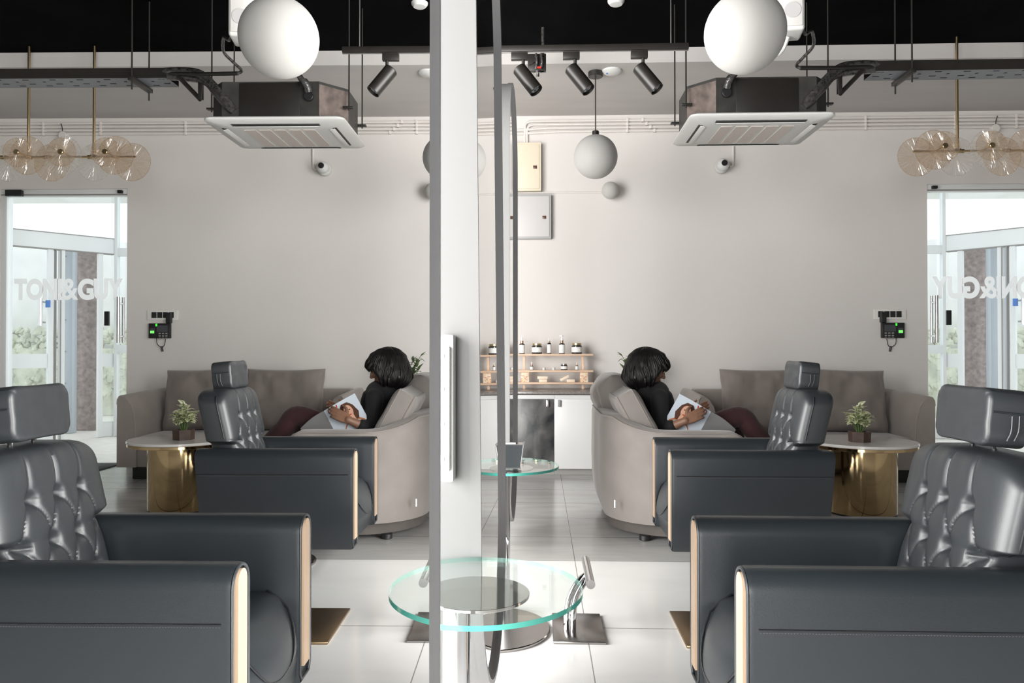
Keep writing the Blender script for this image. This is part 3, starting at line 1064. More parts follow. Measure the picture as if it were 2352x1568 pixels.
def jar(bw, bh, lab, px, tier, group, white=False):
    x = P(px, 0, SY).x
    o = thing('cosmetic_jar', lab, 'jar', (x, SY - 0.015, tiers[tier]), group=group)
    r = bw / 2
    bm = bmesh.new(); lathe(bm, [(0, 0), (r * .93, 0), (r, r * .1), (r, bh * .72), (r * .86, bh * .8), (0, bh * .8)], seg=24)
    obj('jar_body', bm, M['jar_glass'], o)
    bm = bmesh.new(); lathe(bm, [(r * 1.01, bh * .14), (r * 1.02, bh * .15), (r * 1.02, bh * .62), (r * 1.01, bh * .63)], seg=24)
    obj('label', bm, M['label'], o)
    bm = bmesh.new(); cyl(bm, (0, 0, 0), r * .9, bh * .8, bh, 24, 0.002)
    obj('lid', bm, M['steel'] if white else M['jar_lid'], o)
    return o


g = 'bottles and jars on the top shelf'
dropper(0.058, 0.105, 'white labelled dropper bottle left of both big jars on the top shelf', 1199, 0, g)
jar(0.105, 0.105, 'gold lidded jar between two bottles on the top shelf', 1233, 0, g)
dropper(0.042, 0.112, 'slimmest dropper bottle on the top shelf, beside the pump bottle', 1261, 0, g)
dropper(0.060, 0.108, 'white labelled pump bottle, tallest thing on the top shelf', 1290, 0, g, True)
jar(0.105, 0.108, 'gold lidded jar at the right end of the top shelf', 1324, 0, g)
g = 'small cosmetics on the middle shelf'
dropper(0.036, 0.042, 'small dropper bottle at the left of the middle shelf', 1221, 1, g)
dropper(0.030, 0.046, 'small dropper bottle at the right end of the middle shelf', 1324, 1, g)
jar(0.068, 0.062, 'small silver lidded jar on the middle shelf', 1295, 1, g, True)
for px, lab in ((1249, 'tiny white tub nearer the left dropper on the middle shelf'), (1271, 'tiny white tub nearer the silver lidded jar on the middle shelf')):
    x = P(px, 0, SY).x
    o = thing('cream_tub', lab, 'tub', (x, SY - 0.02, tiers[1]), group=g)
    bm = bmesh.new(); cyl(bm, (0, 0, 0), 0.017, 0, 0.015, 18, 0.001); obj('tub_body', bm, M['white_plastic'], o)
    bm = bmesh.new(); cyl(bm, (0, 0, 0), 0.019, 0.015, 0.024, 18, 0.001); obj('lid', bm, M['white_plastic'], o)
for px, lab in ((1206, 'floral printed card box at the left of the lowest shelf'), (1340, 'floral printed card box at the right end of the lowest shelf')):
    x = P(px, 0, SY).x
    o = thing('card_box', lab, 'box', (x, SY - 0.02, tiers[2]), group='card boxes on the lowest shelf')
    bm = bmesh.new(); box2(bm, (-0.041, -0.025, 0), (0.041, 0.02, 0.118), 0.002); obj('carton', bm, M['floral'], o)
    bm = bmesh.new(); box2(bm, (-0.040, -0.024, 0.118), (0.040, 0.019, 0.126), 0.003); obj('folded_top', bm, M['oak'], o)
g = 'soap bars on the lowest shelf'
zt = tiers[2]
def soap(px, dz, ang, lab, m='soap', sz=(0.082, 0.05, 0.030)):
    bm = bmesh.new()
    box(bm, (0, 0, 0), sz, 0.004)
    x = P(px, 0, SY).x
    o = obj('soap_bar', bm, M[m], loc=(x, SY - 0.02, zt + dz), rot=(0, ang, 0))
    tag(o, lab, 'soap', g)
soap(1247, 0.015, 0, 'cream soap bar lying under another bar on the lowest shelf')
soap(1246, 0.0452, 0, 'white ended soap bar resting on top of another bar on the lowest shelf', 'soap', (0.105, 0.05, 0.030))
soap(1310, 0.015, 0, 'cream soap bar lying flat by the right floral box')
soap(1296, 0.0415, -0.49, 'cream soap bar tilted against a flat one on the lowest shelf', 'soap', (0.098, 0.05, 0.028))

# plant on the counter behind the reader
q = P(1458, 0, 7.4)
o = thing('potted_plant', 'leafy green plant on the worktop, behind the reading woman\'s hair', 'plant', (q.x, 7.42, z_top))
bm = bmesh.new(); lathe(bm, [(0, 0), (0.05, 0), (0.065, 0.10), (0.058, 0.10), (0.05, 0.085), (0, 0.085)], seg=20); obj('pot', bm, M['pot'], o)
bm = bmesh.new()
rnd = random.Random(5)
stems = []
for k in range(16):
    a = rnd.random() * 2 * PI; r = 0.08 + 0.15 * rnd.random(); hgt = 0.20 + 0.17 * rnd.random()
    e = Vector((r * math.cos(a), 0.5 * r * math.sin(a), hgt)); stems.append(e)
    tube(bm, curve_pts([(0, 0, 0.08), (e.x * 0.3, e.y * 0.3, hgt * 0.6), e], 4), 0.003, 5)
obj('stems', bm, M['stem'], o)


def leaf(bm, base, direc, L, W, curl=0.3, up=Vector((0, 0, 1))):
    d = Vector(direc).normalized()
    s = d.cross(up)
    if s.length < 1e-3:
        s = d.orthogonal()
    s.normalize()
    nrm = s.cross(d)
    rows = []
    for k in range(6):
        t = k / 5
        wv = W * math.sin(PI * (0.06 + 0.94 * t) ** 0.8) * 0.5 if t < 1 else 0.0
        c = Vector(base) + d * L * t - nrm * curl * L * t * t
        rows.append((bm.verts.new(c + s * wv + nrm * wv * 0.3), bm.verts.new(c), bm.verts.new(c - s * wv + nrm * wv * 0.3)))
    for a, b in zip(rows, rows[1:]):
        bm.faces.new((a[0], a[1], b[1], b[0])); bm.faces.new((a[1], a[2], b[2], b[1]))


bm = bmesh.new()
for e in stems:
    for k in range(6):
        p = e * (0.6 + 0.4 * rnd.random())
        leaf(bm, p, (rnd.uniform(-1, 1), rnd.uniform(-.6, .6), rnd.uniform(-.1, .9)), 0.06 + 0.03 * rnd.random(), 0.03)
obj('foliage', bm, M['leaf_dark'], o, smooth=0)

# ------------------------------------------------------------------ styling stations: tall arched mirrors hung from the ceiling, glass tables
def stadium(hw, hh, n=20, off=0.0):
    r = hw - off
    pts = []
    for k in range(n + 1):
        a = PI * k / n
        pts.append((r * math.cos(a), (hh - hw) + r * math.sin(a)))
    for k in range(n + 1):
        a = PI + PI * k / n
        pts.append((r * math.cos(a), -(hh - hw) + r * math.sin(a)))
    return pts


HW, HH, ZC, TH = 0.47, 1.315, 1.478, 0.17


def station(label, x, y, direc, prot, tilt=0.0):
    """mirror face looks to +x; local y runs along the mirror"""
    o = thing('arched_mirror', label, 'mirror', (x, y, 0), (0, tilt, direc), 'tall arched mirrors in a row')
    f = lambda a, b, d: Vector((d, a, ZC + b))
    bm = bmesh.new()
    prism(bm, stadium(HW, HH), -TH, -0.002, f)
    obj('mirror_carcass', bm, M['panel_white'], o, smooth=30)
    bm = bmesh.new()
    bm.faces.new([bm.verts.new(f(a, b, 0.0)) for a, b in stadium(HW, HH, 28, 0.002)])
    obj('mirror_glass', bm, M['mirror'], o, smooth=0)
    bm = bmesh.new()
    outer, inner = stadium(HW, HH, 28, -0.004), stadium(HW, HH, 28, 0.012)
    n = len(outer)
    O0 = [bm.verts.new(f(a, b, -0.012)) for a, b in outer]; O1 = [bm.verts.new(f(a, b, prot)) for a, b in outer]
    I0 = [bm.verts.new(f(a, b, -0.012)) for a, b in inner]; I1 = [bm.verts.new(f(a, b, prot)) for a, b in inner]
    for i in range(n):
        j = (i + 1) % n
        bm.faces.new((O0[i], O0[j], O1[j], O1[i])).material_index = 1; bm.faces.new((O1[i], O1[j], I1[j], I1[i]))
        bm.faces.new((I1[i], I1[j], I0[j], I0[i]))
    obj('mirror_rim', bm, [M['rim'], M['panel_white']], o, smooth=30)
    bm = bmesh.new()
    box2(bm, (-TH / 2 - 0.02, -0.05, ZC + HH - 0.01), (-TH / 2 + 0.02, 0.05, Z_BLACK - 0.002 + (0.01 if tilt else 0)), 0.003)
    obj('hanger_post', bm, M['black_metal'], o)
    return o


def plane1(y): return -0.098 - 0.0104 * y
def plane2(y): return -0.203 + 0.0227 * y


st1 = station('nearest tall arched mirror, filling the left half of the view with its reflection', plane1(0.33) - 0.005, 0.33, math.atan(0.0104), 0.005)
st2 = station('white edged arched mirror seen edge-on right behind the near glass table', plane2(2.42), 2.42, -math.atan(0.0227), 0.015, -math.radians(0.6))
st3 = station('farthest arched mirror of the row, seen edge-on behind the far glass table', -0.170, 4.57, -math.atan(0.018), 0.016)

# white tool rack on the edge of the middle mirror
a, b = P(1012, 768, 1.9), P(1042, 1108, 1.9)
o = thing('tool_rack', 'slim white vertical tool rack on the edge of the middle arched mirror', 'rack', ((a.x + b.x) / 2, 1.90, b.z))
w, h = b.x - a.x, a.z - b.z
bm = bmesh.new(); box2(bm, (-w / 2, 0, 0), (w / 2, 0.05, h), 0.006); obj('rack_bar', bm, M['white_plastic'], o)
for z in (0.05, 0.13, 0.21, 0.285):
    bm = bmesh.new(); box2(bm, (-w / 2 - 0.006, -0.02, h * z / 0.34), (-w / 2 + 0.012, 0.02, h * z / 0.34 + 0.012), 0.002); obj('peg', bm, M['white_plastic'], o)
bm = bmesh.new(); box2(bm, (-w / 2 + 0.012, -0.018, 0.03), (w / 2 - 0.008, 0.002, h - 0.03), 0.004); obj('rack_cover', bm, M['paper_white'], o)


def glass_table(label, cx, cy, px_, py_, bx_, by_, R=0.24, tz=0.66, br=0.29):
    o = thing('glass_table', label, 'table', (cx, cy, 0), group='round glass tables by the mirrors')
    th = 0.012
    bm = bmesh.new()
    cyl(bm, (0, 0, 0), R - 0.0015, tz - th, tz, 72)
    obj('glass_top', bm, M['tempered'], o)
    bm = bmesh.new()
    lathe(bm, [(R, tz - th + 0.0005), (R, tz - 0.0005)], seg=96)
    obj('polished_edge', bm, M['glass_edge'], o)
    bm = bmesh.new()
    cyl(bm, (0, 0, 0), 0.12, tz - th - 0.008, tz - th - 0.0005, 48, 0.001)
    obj('mounting_plate', bm, M['mirror_steel'], o)
    bm = bmesh.new()
    cyl(bm, (px_ - cx, py_ - cy, 0), 0.031, 0.012, tz - th - 0.008, 32)
    obj('post', bm, M['chrome'], o)
    bm = bmesh.new()
    cyl(bm, (bx_ - cx, by_ - cy, 0), br, 0, 0.013, 72, 0.003)
    obj('base_plate', bm, M['plate'], o)
    return o


q = P(1095, 1350, 1.70)
glass_table('round glass table with green edge nearest the camera, before the middle mirror', q.x, 1.70, P(1050, 0, 1.66).x, 1.66, -0.17, 1.52)
glass_table('round glass table farther back, carrying the smoked tissue box', -0.150, 3.48, -0.165, 3.42, -0.205, 3.20, br=0.25)

# smoked box on the far table
o = thing('tissue_box', 'smoked acrylic tissue box with silver edges on the far glass table', 'box', (P(1167, 0, 3.42).x, 3.42, 0.6602))
bm = bmesh.new()
prism(bm, [(-0.046, 0.0), (0.058, 0.0), (0.072, 0.105), (-0.068, 0.105)], -0.05, 0.06, lambda a, b, d: Vector((a, d, b)))
obj('box_body', bm, M['smoke'], o, smooth=0)
bm = bmesh.new()
P4 = [(-0.046, 0.0), (0.058, 0.0), (0.072, 0.105), (-0.068, 0.105)]
for i in range(4):
    a_, b_ = P4[i], P4[(i + 1) % 4]
    tube(bm, [(a_[0], -0.05, a_[1] + .002), (b_[0], -0.05, b_[1] + .002)], 0.0022, 6)
    tube(bm, [(a_[0], -0.05, a_[1] + .002), (a_[0], 0.06, a_[1] + .002)], 0.0022, 6)
obj('edge_trim', bm, M['silver_edge'], o)
bm = bmesh.new(); box2(bm, (-0.035, -0.01, 0.105), (0.035, 0.02, 0.108)); obj('slot', bm, M['paper_white'], o, smooth=0)

# footrest on its steel plate
o = thing('footrest', 'chrome T-bar footrest on a square steel plate on the white floor', 'footrest', (0.163, 3.22, 0))
bm = bmesh.new(); box2(bm, (-0.108, -0.165, 0), (0.108, 0.165, 0.012), 0.004); obj('base_plate', bm, M['plate'], o)
bm = bmesh.new()
for s in (-0.013, 0.013):
    tube(bm, curve_pts([(-0.035 + s, -0.03, 0.012), (-0.034 + s, -0.03, 0.07), (-0.02 + s, -0.01, 0.14), (0.02 + s, 0.02, 0.20), (0.047, 0.05, 0.222)], 6), 0.014, 12)
obj('curved_post', bm, M['chrome'], o)
bm = bmesh.new(); tube(bm, [(0.047, -0.13, 0.232), (0.047, 0.23, 0.232)], 0.019, 14); obj('foot_bar', bm, M['chrome'], o)

bm = bmesh.new(); box2(bm, (0.588, 3.03, 0.0), (0.95, 3.43, 0.012), 0.004)
tag(obj('floor_plate', bm, M['bronze']), 'flat square bronze toned floor plate behind the front edge of the near chair', 'plate')


# ------------------------------------------------------------------ salon chairs
AL, AT, AW = 0.82, 0.12, 0.66          # arm length, arm thickness, chair width
ZA, ZB = 0.68, 0.165                   # top and bottom of the arms


def chair(label, x, y, dz, dx, gap, arm_len=AL):
    o = thing('salon_chair', label, 'chair', (x, y, 0), group='black tufted salon chairs')
    # arms: rounded top, straight sides, rear edge leaning in
    for s in (-1, 1):
        yc = s * (AW / 2 - AT / 2)
        sec = []
        hw = AT / 2
        rr = 0.05
        for k in range(9):
            a = PI * k / 8
            cxo = hw - rr
            sec.append(((cxo if a < PI / 2 else -cxo) + rr * math.cos(a), ZA - rr + rr * math.sin(a)))
        sec += [(-hw, ZB + 0.03), (-hw + 0.02, ZB), (hw - 0.02, ZB), (hw, ZB + 0.03)]
        bm = bmesh.new()
        stn = [(0.006, 0.93), (0.0, 0.965), (0.012, 1.0), (arm_len * 0.5, 1.0), (arm_len - 0.02, 1.0), (arm_len, 0.96)]
        rings = []
        for (xx, sc) in stn:
            ring = []
            for (a, b) in sec:
                zc = (ZA + ZB) / 2
                zz = zc + (b - zc) * (1 - (1 - sc) * 0.25)
                lean = (-0.045 * (ZA - zz) / (ZA - ZB)) * (xx / arm_len)
                ring.append(bm.verts.new((xx + lean - 0.02 * (ZA - zz) * 0 + 0.0, yc + a * sc, zz)))
            rings.append(ring)
        n = len(sec)
        for A, B in zip(rings, rings[1:]):
            for i in range(n):
                bm.faces.new((A[i], A[(i + 1) % n], B[(i + 1) % n], B[i]))
        bm.faces.new(rings[0]); bm.faces.new(rings[-1][::-1])
        arm = obj('armrest', bm, M['leather'], o, smooth=50)
        # front: piping loop and pale wood inlay
        loop = []
        for k in range(13):
            a = PI * k / 12
            loop.append((-0.002, yc + 0.052 * math.cos(a), ZA - 0.054 + 0.05 * math.sin(a)))
        loop += [(-0.002, yc - 0.052, ZB + 0.035), (-0.002, yc - 0.035, ZB + 0.012), (-0.002, yc + 0.035, ZB + 0.012), (-0.002, yc + 0.052, ZB + 0.035)]
        bm = bmesh.new(); tube(bm, loop, 0.0045, 8, closed=True)
        obj('piping', bm, M['leather_tuft'], arm)
        bm = bmesh.new()
        poly = []
        for k in range(9):
            a = PI * k / 8
            poly.append((yc + 0.029 * math.cos(a), ZA - 0.042 + 0.029 * math.sin(a)))
        poly += [(yc - 0.029, ZB + 0.05), (yc + 0.029, ZB + 0.05)]
        prism(bm, poly, -0.008, 0.004, lambda a, b, d: Vector((d, a, b)))
        tag_o = obj('wood_inlay', bm, M['wood_inlay'], arm, smooth=30)
        tag_o['label'] = 'pale wood strip on the arm front'
        # seam with stitches along the outer side
        bm = bmesh.new()
        ys = yc + s * (hw + 0.0005)
        zs = ZA - 0.128
        tube(bm, [(0.02, ys, zs), (arm_len - 0.014, ys, zs)], 0.0022, 6)
        obj('seam', bm, M['piping'], arm)
        bm = bmesh.new()
        for k in range(110):
            xx = 0.025 + k * (arm_len - 0.05) / 110
            box(bm, (xx, ys + s * 0.0002, zs - 0.007), (0.0035, 0.0012, 0.0013))
        obj('stitching', bm, M['stitch'], arm, smooth=0)
    iw = AW / 2 - AT - 0.002
    # seat: crowned cushion that rolls over the front, apron beneath
    bm = bmesh.new()
    nx, ny = 26, 16
    gv = []
    for i in range(nx + 1):
        row = []
        for j in range(ny + 1):
            v = -1 + 2 * j / ny
            t_ = i / nx
            if t_ < 0.38:
                a = t_ / 0.38
                ang = a * PI / 2
                xx = 0.075 - 0.075 * math.sin(ang) ** 0.8 if False else 0.11 * (1 - math.sin(ang)) * 0 + 0.085 * (1 - math.sin(PI / 2 * a)) * 0
                # roll from the apron up to the top of the seat
                xx = 0.004 + 0.10 * (1 - math.cos(ang)) - 0.030 * (1 - v * v) * (1 - a)
                zz = 0.29 + 0.165 * math.sin(ang)
            else:
                a = (t_ - 0.38) / 0.62
                xx = 0.104 + a * 0.515
                zz = 0.455 + 0.012 * math.sin(PI * a) - 0.02 * a
            zz += 0.016 * (1 - v ** 4) * (0.3 + 0.7 * min(1, t_ / 0.38))
            row.append(bm.verts.new((xx, v * iw, zz)))
        gv.append(row)
    for i in range(nx):
        for j in range(ny):
            bm.faces.new((gv[i][j], gv[i + 1][j], gv[i + 1][j + 1], gv[i][j + 1]))
    obj('seat', bm, M['leather'], o, smooth=60)
    bm = bmesh.new()
    pr = [(0.075, 0.42), (0.034, 0.36), (0.016, 0.305), (0.006, 0.285), (0.004, 0.25), (0.010, 0.19), (0.03, 0.168), (0.60, 0.165), (0.62, 0.42)]
    prism(bm, pr, -iw, iw, lambda a, b, d: Vector((a, d, b)))
    obj('seat_base', bm, M['leather'], o, smooth=40)
    bm = bmesh.new()
    pts = []
    for k in range(21):
        v = -1 + 2 * k / 20
        zz = 0.455 - 0.165 * (1 - abs(v) ** 3.0)
        xx = 0.004 + 0.10 * (1 - math.sqrt(max(0, 1 - ((zz - 0.29) / 0.165) ** 2))) * 0.9 - 0.028 * (1 - v * v) - 0.001
        pts.append((xx, v * iw * 0.985, zz + 0.004))
    tube(bm, pts, 0.0035, 6)
    obj('seat_seam', bm, M['piping'], o)

    # tufted backrest
    zb_, zt_ = 0.44, 0.965 + dz
    H = zt_ - zb_
    x_at = lambda z: 0.575 + dx + 0.235 * (z - 0.44)
    bm = bmesh.new()
    NU, NV = 112, 140
    T = 0.17
    buttons = []
    for r in range(3):
        cols = (-0.66, -0.22, 0.22, 0.66) if r % 2 == 0 else (-0.44, 0.0, 0.44)
        cols = (-0.5, 0.0, 0.5) if r % 2 == 0 else (-0.25, 0.25, -0.75, 0.75)
        for c in cols:
            buttons.append((c, 0.73 - 0.24 * r))
    segs = []
    for c, v in buttons:
        for c2, v2 in buttons:
            if v2 < v and abs(v - v2 - 0.24) < 0.05 and abs(abs(c - c2) - 0.25) < 0.02:
                segs.append((c, v, c2, v2))

    def half_w(v):
        z = zb_ + v * H
        wl, wu = AW / 2 - AT - 0.006, 0.262
        k = min(1, max(0, (z - ZA - 0.012) / 0.02))
        return wl + (wu - wl) * k

    def front_disp(u, v):
        hw_ = half_w(v)
        yy = u * hw_
        uu = yy / 0.225
        d = 0.0
        for c, bv in buttons:
            dd = ((uu - c) * 0.225) ** 2 + ((v - bv) * H) ** 2
            d -= 0.024 * math.exp(-dd / (2 * 0.0125 ** 2)) + 0.010 * math.exp(-dd / (2 * 0.035 ** 2))
        for (c, v1, c2, v2) in segs:
            ax, ay, bx_, by_ = c * 0.225, v1 * H, c2 * 0.225, v2 * H
            px_, py_ = uu * 0.225 - ax, v * H - ay
            ex, ey = bx_ - ax, by_ - ay
            tt = max(0, min(1, (px_ * ex + py_ * ey) / (ex * ex + ey * ey)))
            # gently curved fold
            nx_, ny_ = px_ - ex * tt, py_ - ey * tt
            off = 0.012 * math.sin(PI * tt) * (1 if ex > 0 else -1)
            L = math.hypot(ex, ey)
            sd = (nx_ * ey - ny_ * ex) / L + off
            if 0 < tt < 1:
                d -= 0.010 * math.exp(-abs(sd) / 0.0055)
            else:
                d -= 0.010 * math.exp(-math.hypot(nx_, ny_) / 0.0055)
        # vertical pleats above the top row and below the last
        for c in (-0.5, 0.0, 0.5):
            if v > 0.73:
                d -= 0.011 * math.exp(-abs(uu - c) * 0.225 / 0.007)
                d += 0.004 * (1 - min(1, abs(((uu - c) * 0.225) / 0.05)))
        for c in (-0.5, 0.0, 0.5):
            if v < 0.25:
                d -= 0.010 * math.exp(-abs(uu - c) * 0.225 / 0.008)
        if abs(uu) > 0.62 and abs(v - 0.49) < 0.1:
            d -= 0.008 * math.exp(-abs(v - 0.49 - 0.05 * (abs(uu) - 0.75)) * H / 0.006)
        return d

    fv, bv_ = [], []
    for j in range(NV + 1):
        v = j / NV
        rowf, rowb = [], []
        for i in range(NU + 1):
            u = -1 + 2 * i / NU
            u = math.copysign(abs(u) ** 0.85, u)
            hw_ = half_w(v)
            er = 0.5 * ((1 - abs(u) ** 9) * (1 - abs(2 * v - 1) ** 14)) ** 0.5 + 0.5
            top_round = 0.035 * abs(u) ** 5 * max(0, (v - 0.8) / 0.2)
            z = zb_ + v * H - top_round
            yv = u * hw_ * (1 - 0.10 * max(0, (v - 0.86) / 0.14) ** 2)
            crown = 0.022 * (1 - u * u)
            xf = x_at(z) + 0.040 - 0.080 * (er - 0.5) - crown - front_disp(u, v) * (er ** 2)
            xb = x_at(z) + 0.115 + 0.10 * (er - 0.5)
            rowf.append(bm.verts.new((xf, yv, z)))
            rowb.append(bm.verts.new((xb, yv, z)))
        fv.append(rowf); bv_.append(rowb)
    for j in range(NV):
        for i in range(NU):
            bm.faces.new((fv[j][i], fv[j][i + 1], fv[j + 1][i + 1], fv[j + 1][i]))
            bm.faces.new((bv_[j][i], bv_[j + 1][i], bv_[j + 1][i + 1], bv_[j][i + 1]))
        for i in (0, NU):
            bm.faces.new((fv[j][i], bv_[j][i], bv_[j + 1][i], fv[j + 1][i]))
    for i in range(NU):
        bm.faces.new((fv[NV][i], bv_[NV][i], bv_[NV][i + 1], fv[NV][i + 1]))
        bm.faces.new((fv[0][i], bv_[0][i], bv_[0][i + 1], fv[0][i + 1]))
    edge_pts = [fv[j][0].co.copy() + Vector((0.006, 0.0, 0)) for j in range(74, NV, 5)]
    edge_pts2 = [fv[j][NU].co.copy() + Vector((0.006, 0.0, 0)) for j in range(74, NV, 5)]
    back = obj('backrest', bm, M['leather_tuft'], o, smooth=70)
    bm = bmesh.new(); tube(bm, edge_pts, 0.0035, 6); tube(bm, edge_pts2, 0.0035, 6)
    obj('backrest_piping', bm, M['piping'], back)

    # headrest on two posts
    hz0, hz1 = zt_ + gap, zt_ + gap + 0.155
    hx = x_at(zt_) + 0.002
    bm = bmesh.new()
    pillow(bm, 0.262, hz1 - hz0, 0.115, TR(hx + 0.055, 0, (hz0 + hz1) / 2) @ RY(0.10) @ RZ(PI / 2), 28, 12, 0.74, 0.001, 3, 0.45, 0.042)
    head = obj('headrest', bm, M['leather_tuft'], o, smooth=75)
    for s in (-1, 1):
        bm = bmesh.new()
        for k in range(2):
            xx = hx + 0.052 + 0.018 * k
            tube(bm, curve_pts([(xx - 0.006, s * 0.1305, hz0 + 0.022), (xx + 0.004, s * 0.1325, (hz0 + hz1) / 2 - 0.03), (xx + 0.008, s * 0.1310, (hz0 + hz1) / 2 + 0.008)], 4), 0.0025, 6)
        tube(bm, [(hx + 0.012, s * 0.1305, (hz0 + hz1) / 2 + 0.020), (hx + 0.104, s * 0.1305, (hz0 + hz1) / 2 + 0.010)], 0.0022, 6)
        obj('headrest_seam', bm, M['leather'], head)
    bm = bmesh.new()
    for s in (-1, 1):
        tube(bm, [(hx + 0.06, s * 0.05, zt_ - 0.06), (hx + 0.062, s * 0.05, hz0 + 0.03)], 0.007, 10)
    obj('headrest_posts', bm, M['chrome'], o)
    # pedestal
    bm = bmesh.new(); cyl(bm, (0.40, 0, 0), 0.05, 0.02, 0.17, 28); obj('pedestal', bm, M['chrome'], o)
    bm = bmesh.new(); cyl(bm, (0.46, 0, 0), 0.18, 0, 0.022, 48, 0.006); obj('base_disc', bm, M['plate'], o)
    return o


chair('nearest black tufted salon chair with pale wood strips, cut off by the right edge', 0.484, 2.08, -0.035, -0.035, 0.012)
chair('black tufted salon chair farther back, in front of the gold drum table', 0.675, 4.16, 0.02, 0.0, -0.010)

# ------------------------------------------------------------------ gold drum table and its plant
gx, gy = P(1972, 0, 5.6).x, 5.6
gz = 0.525
o = thing('drum_table', 'round marble topped side table on a polished gold drum', 'table', (gx, gy, 0))
bm = bmesh.new(); lathe(bm, [(0, 0.012), (0.243, 0.012), (0.245, 0.016), (0.245, gz - 0.045), (0.243, gz - 0.043), (0, gz - 0.043)], seg=96); obj('drum', bm, M['gold'], o)
bm = bmesh.new(); cyl(bm, (0, 0, 0), 0.24, 0, 0.012, 64); obj('foot_ring', bm, M['plinth_black'], o)
bm = bmesh.new(); cyl(bm, (0, 0, 0), 0.380, gz - 0.043, gz - 0.020, 96, 0.002); obj('gold_band', bm, M['gold'], o)
bm = bmesh.new(); cyl(bm, (0, 0, 0), 0.385, gz - 0.020, gz, 96, 0.004); obj('marble_top', bm, M['marble'], o)
q = P(1974, 1010, 5.52)
o = thing('potted_plant', 'small variegated plant in a dark wooden pot on the gold table', 'plant', (q.x, 5.52, gz), (0, 0, 0.5))
bm = bmesh.new(); lathe(bm, [(0, 0), (0.075, 0), (0.078, 0.075), (0.07, 0.075), (0.065, 0.065), (0, 0.065)], seg=6); obj('pot', bm, M['pot'], o, smooth=20)
bm = bmesh.new(); rnd = random.Random(11)
tips = []
for k in range(20):
    a = k * 2.4; r = 0.008 + 0.062 * math.sqrt(k / 20); hgt = 0.275 - 1.9 * r + 0.03 * rnd.random()
    e = Vector((r * math.cos(a), r * math.sin(a), max(0.105, hgt))); tips.append(e)
    tube(bm, [(e.x * .2, e.y * .2, 0.06), (e.x * .7, e.y * .7, e.z * 0.7), e], 0.0025, 5)
obj('stems', bm, M['stem'], o)
bm = bmesh.new()
for e in tips:
    for k in range(5):
        a = rnd.random() * 2 * PI
        out = Vector((e.x, e.y, 0)) * 7 + Vector((math.cos(a), math.sin(a), rnd.uniform(0.0, 1.1)))
        leaf(bm, e * (0.66 + 0.34 * rnd.random()), out, 0.052 + 0.026 * rnd.random(), 0.050, 0.35)
obj('foliage', bm, M['variegated'], o, smooth=0)

# ------------------------------------------------------------------ curved sofa with the reader
def u_path(x_back, x_front, y0, y1, r, n=14):
    """plan of a tub sofa open towards +x, from the near arm tip round the back to the far arm tip"""
    pts = [Vector((x_front, y0, 0))]
    for k in range(1, 8):
        pts.append(Vector((x_front + (x_back + r - x_front) * k / 8, y0, 0)))
    for k in range(n + 1):
        a = -PI / 2 - (PI / 2) * k / n
        pts.append(Vector((x_back + r + r * math.cos(a), y0 + r + r * math.sin(a), 0)))
    for k in range(1, 8):
        pts.append(Vector((x_back, y0 + r + (y1 - y0 - 2 * r) * k / 8, 0)))
    for k in range(n + 1):
        a = PI - (PI / 2) * k / n
        pts.append(Vector((x_back + r + r * math.cos(a), y1 - r + r * math.sin(a), 0)))
    for k in range(1, 9):
        pts.append(Vector((x_back + r + (x_front - x_back - r) * k / 8, y1, 0)))
    return pts


def sweep_shell(bm, path, prof_fn):
    """prof_fn(s, point) gives closed section as (inward offset, z) pairs"""
    n = len(path)
    cen = sum(path, Vector()) / n
    rings = []
    for i, p in enumerate(path):
        t_ = (path[min(i + 1, n - 1)] - path[max(i - 1, 0)]).normalized()
        nin = Vector((-t_.y, t_.x, 0))
        if i == n // 2 and nin.dot(cen - p) < 0:
            pass
        rings.append((p, nin))
    sgn = 1 if rings[n // 2][1].dot(cen - rings[n // 2][0]) > 0 else -1
    vr = []
    for i, (p, nin) in enumerate(rings):
        vr.append([bm.verts.new(p + nin * sgn * a + Vector((0, 0, b))) for a, b in prof_fn(i / (n - 1), p)])
    m = len(vr[0])
    for A, B in zip(vr, vr[1:]):
        for k in range(m):
            bm.faces.new((A[k], A[(k + 1) % m], B[(k + 1) % m], B[k]))
    bm.faces.new(vr[0][::-1]); bm.faces.new(vr[-1])
    return vr


SX0, SX1, SY0, SY1 = 0.395, 1.30, 4.60, 6.15
so = thing('curved_sofa', 'taupe velvet curved sofa with the reading woman on it', 'sofa', (0, 0, 0))
path = u_path(SX0, SX1, SY0, SY1, 0.42)


def shell_prof(s, p):
    back = max(0.0, min(1.0, (1.05 - p.x) / 0.6))
    back = back * back * (3 - 2 * back)
    top = 0.695 + 0.085 * back * (1 if p.y > SY0 + 0.2 else max(0, (p.y - SY0) / 0.2))
    drop = max(0.0, (p.x - 1.16) / 0.14)
    top -= 0.10 * drop ** 2
    return [(0.075, 0.105), (0.035, 0.11), (0.018, 0.17), (0.004, 0.28), (0.0, 0.42), (0.003, top - 0.06), (0.010, top - 0.022), (0.03, top - 0.004),
            (0.06, top), (0.12, top - 0.004), (0.145, top - 0.02), (0.155, top - 0.06), (0.16, 0.40), (0.16, 0.105)]


bm = bmesh.new()
vr = sweep_shell(bm, path, shell_prof)
pip = [r[6].co.copy() for r in vr]
obj('sofa_shell', bm, M['velvet'], so, smooth=50)
bm = bmesh.new()
tube(bm, [p + Vector((0, 0, 0.006)) for p in pip], 0.005, 6)
obj('piping', bm, M['velvet_mid'], so)
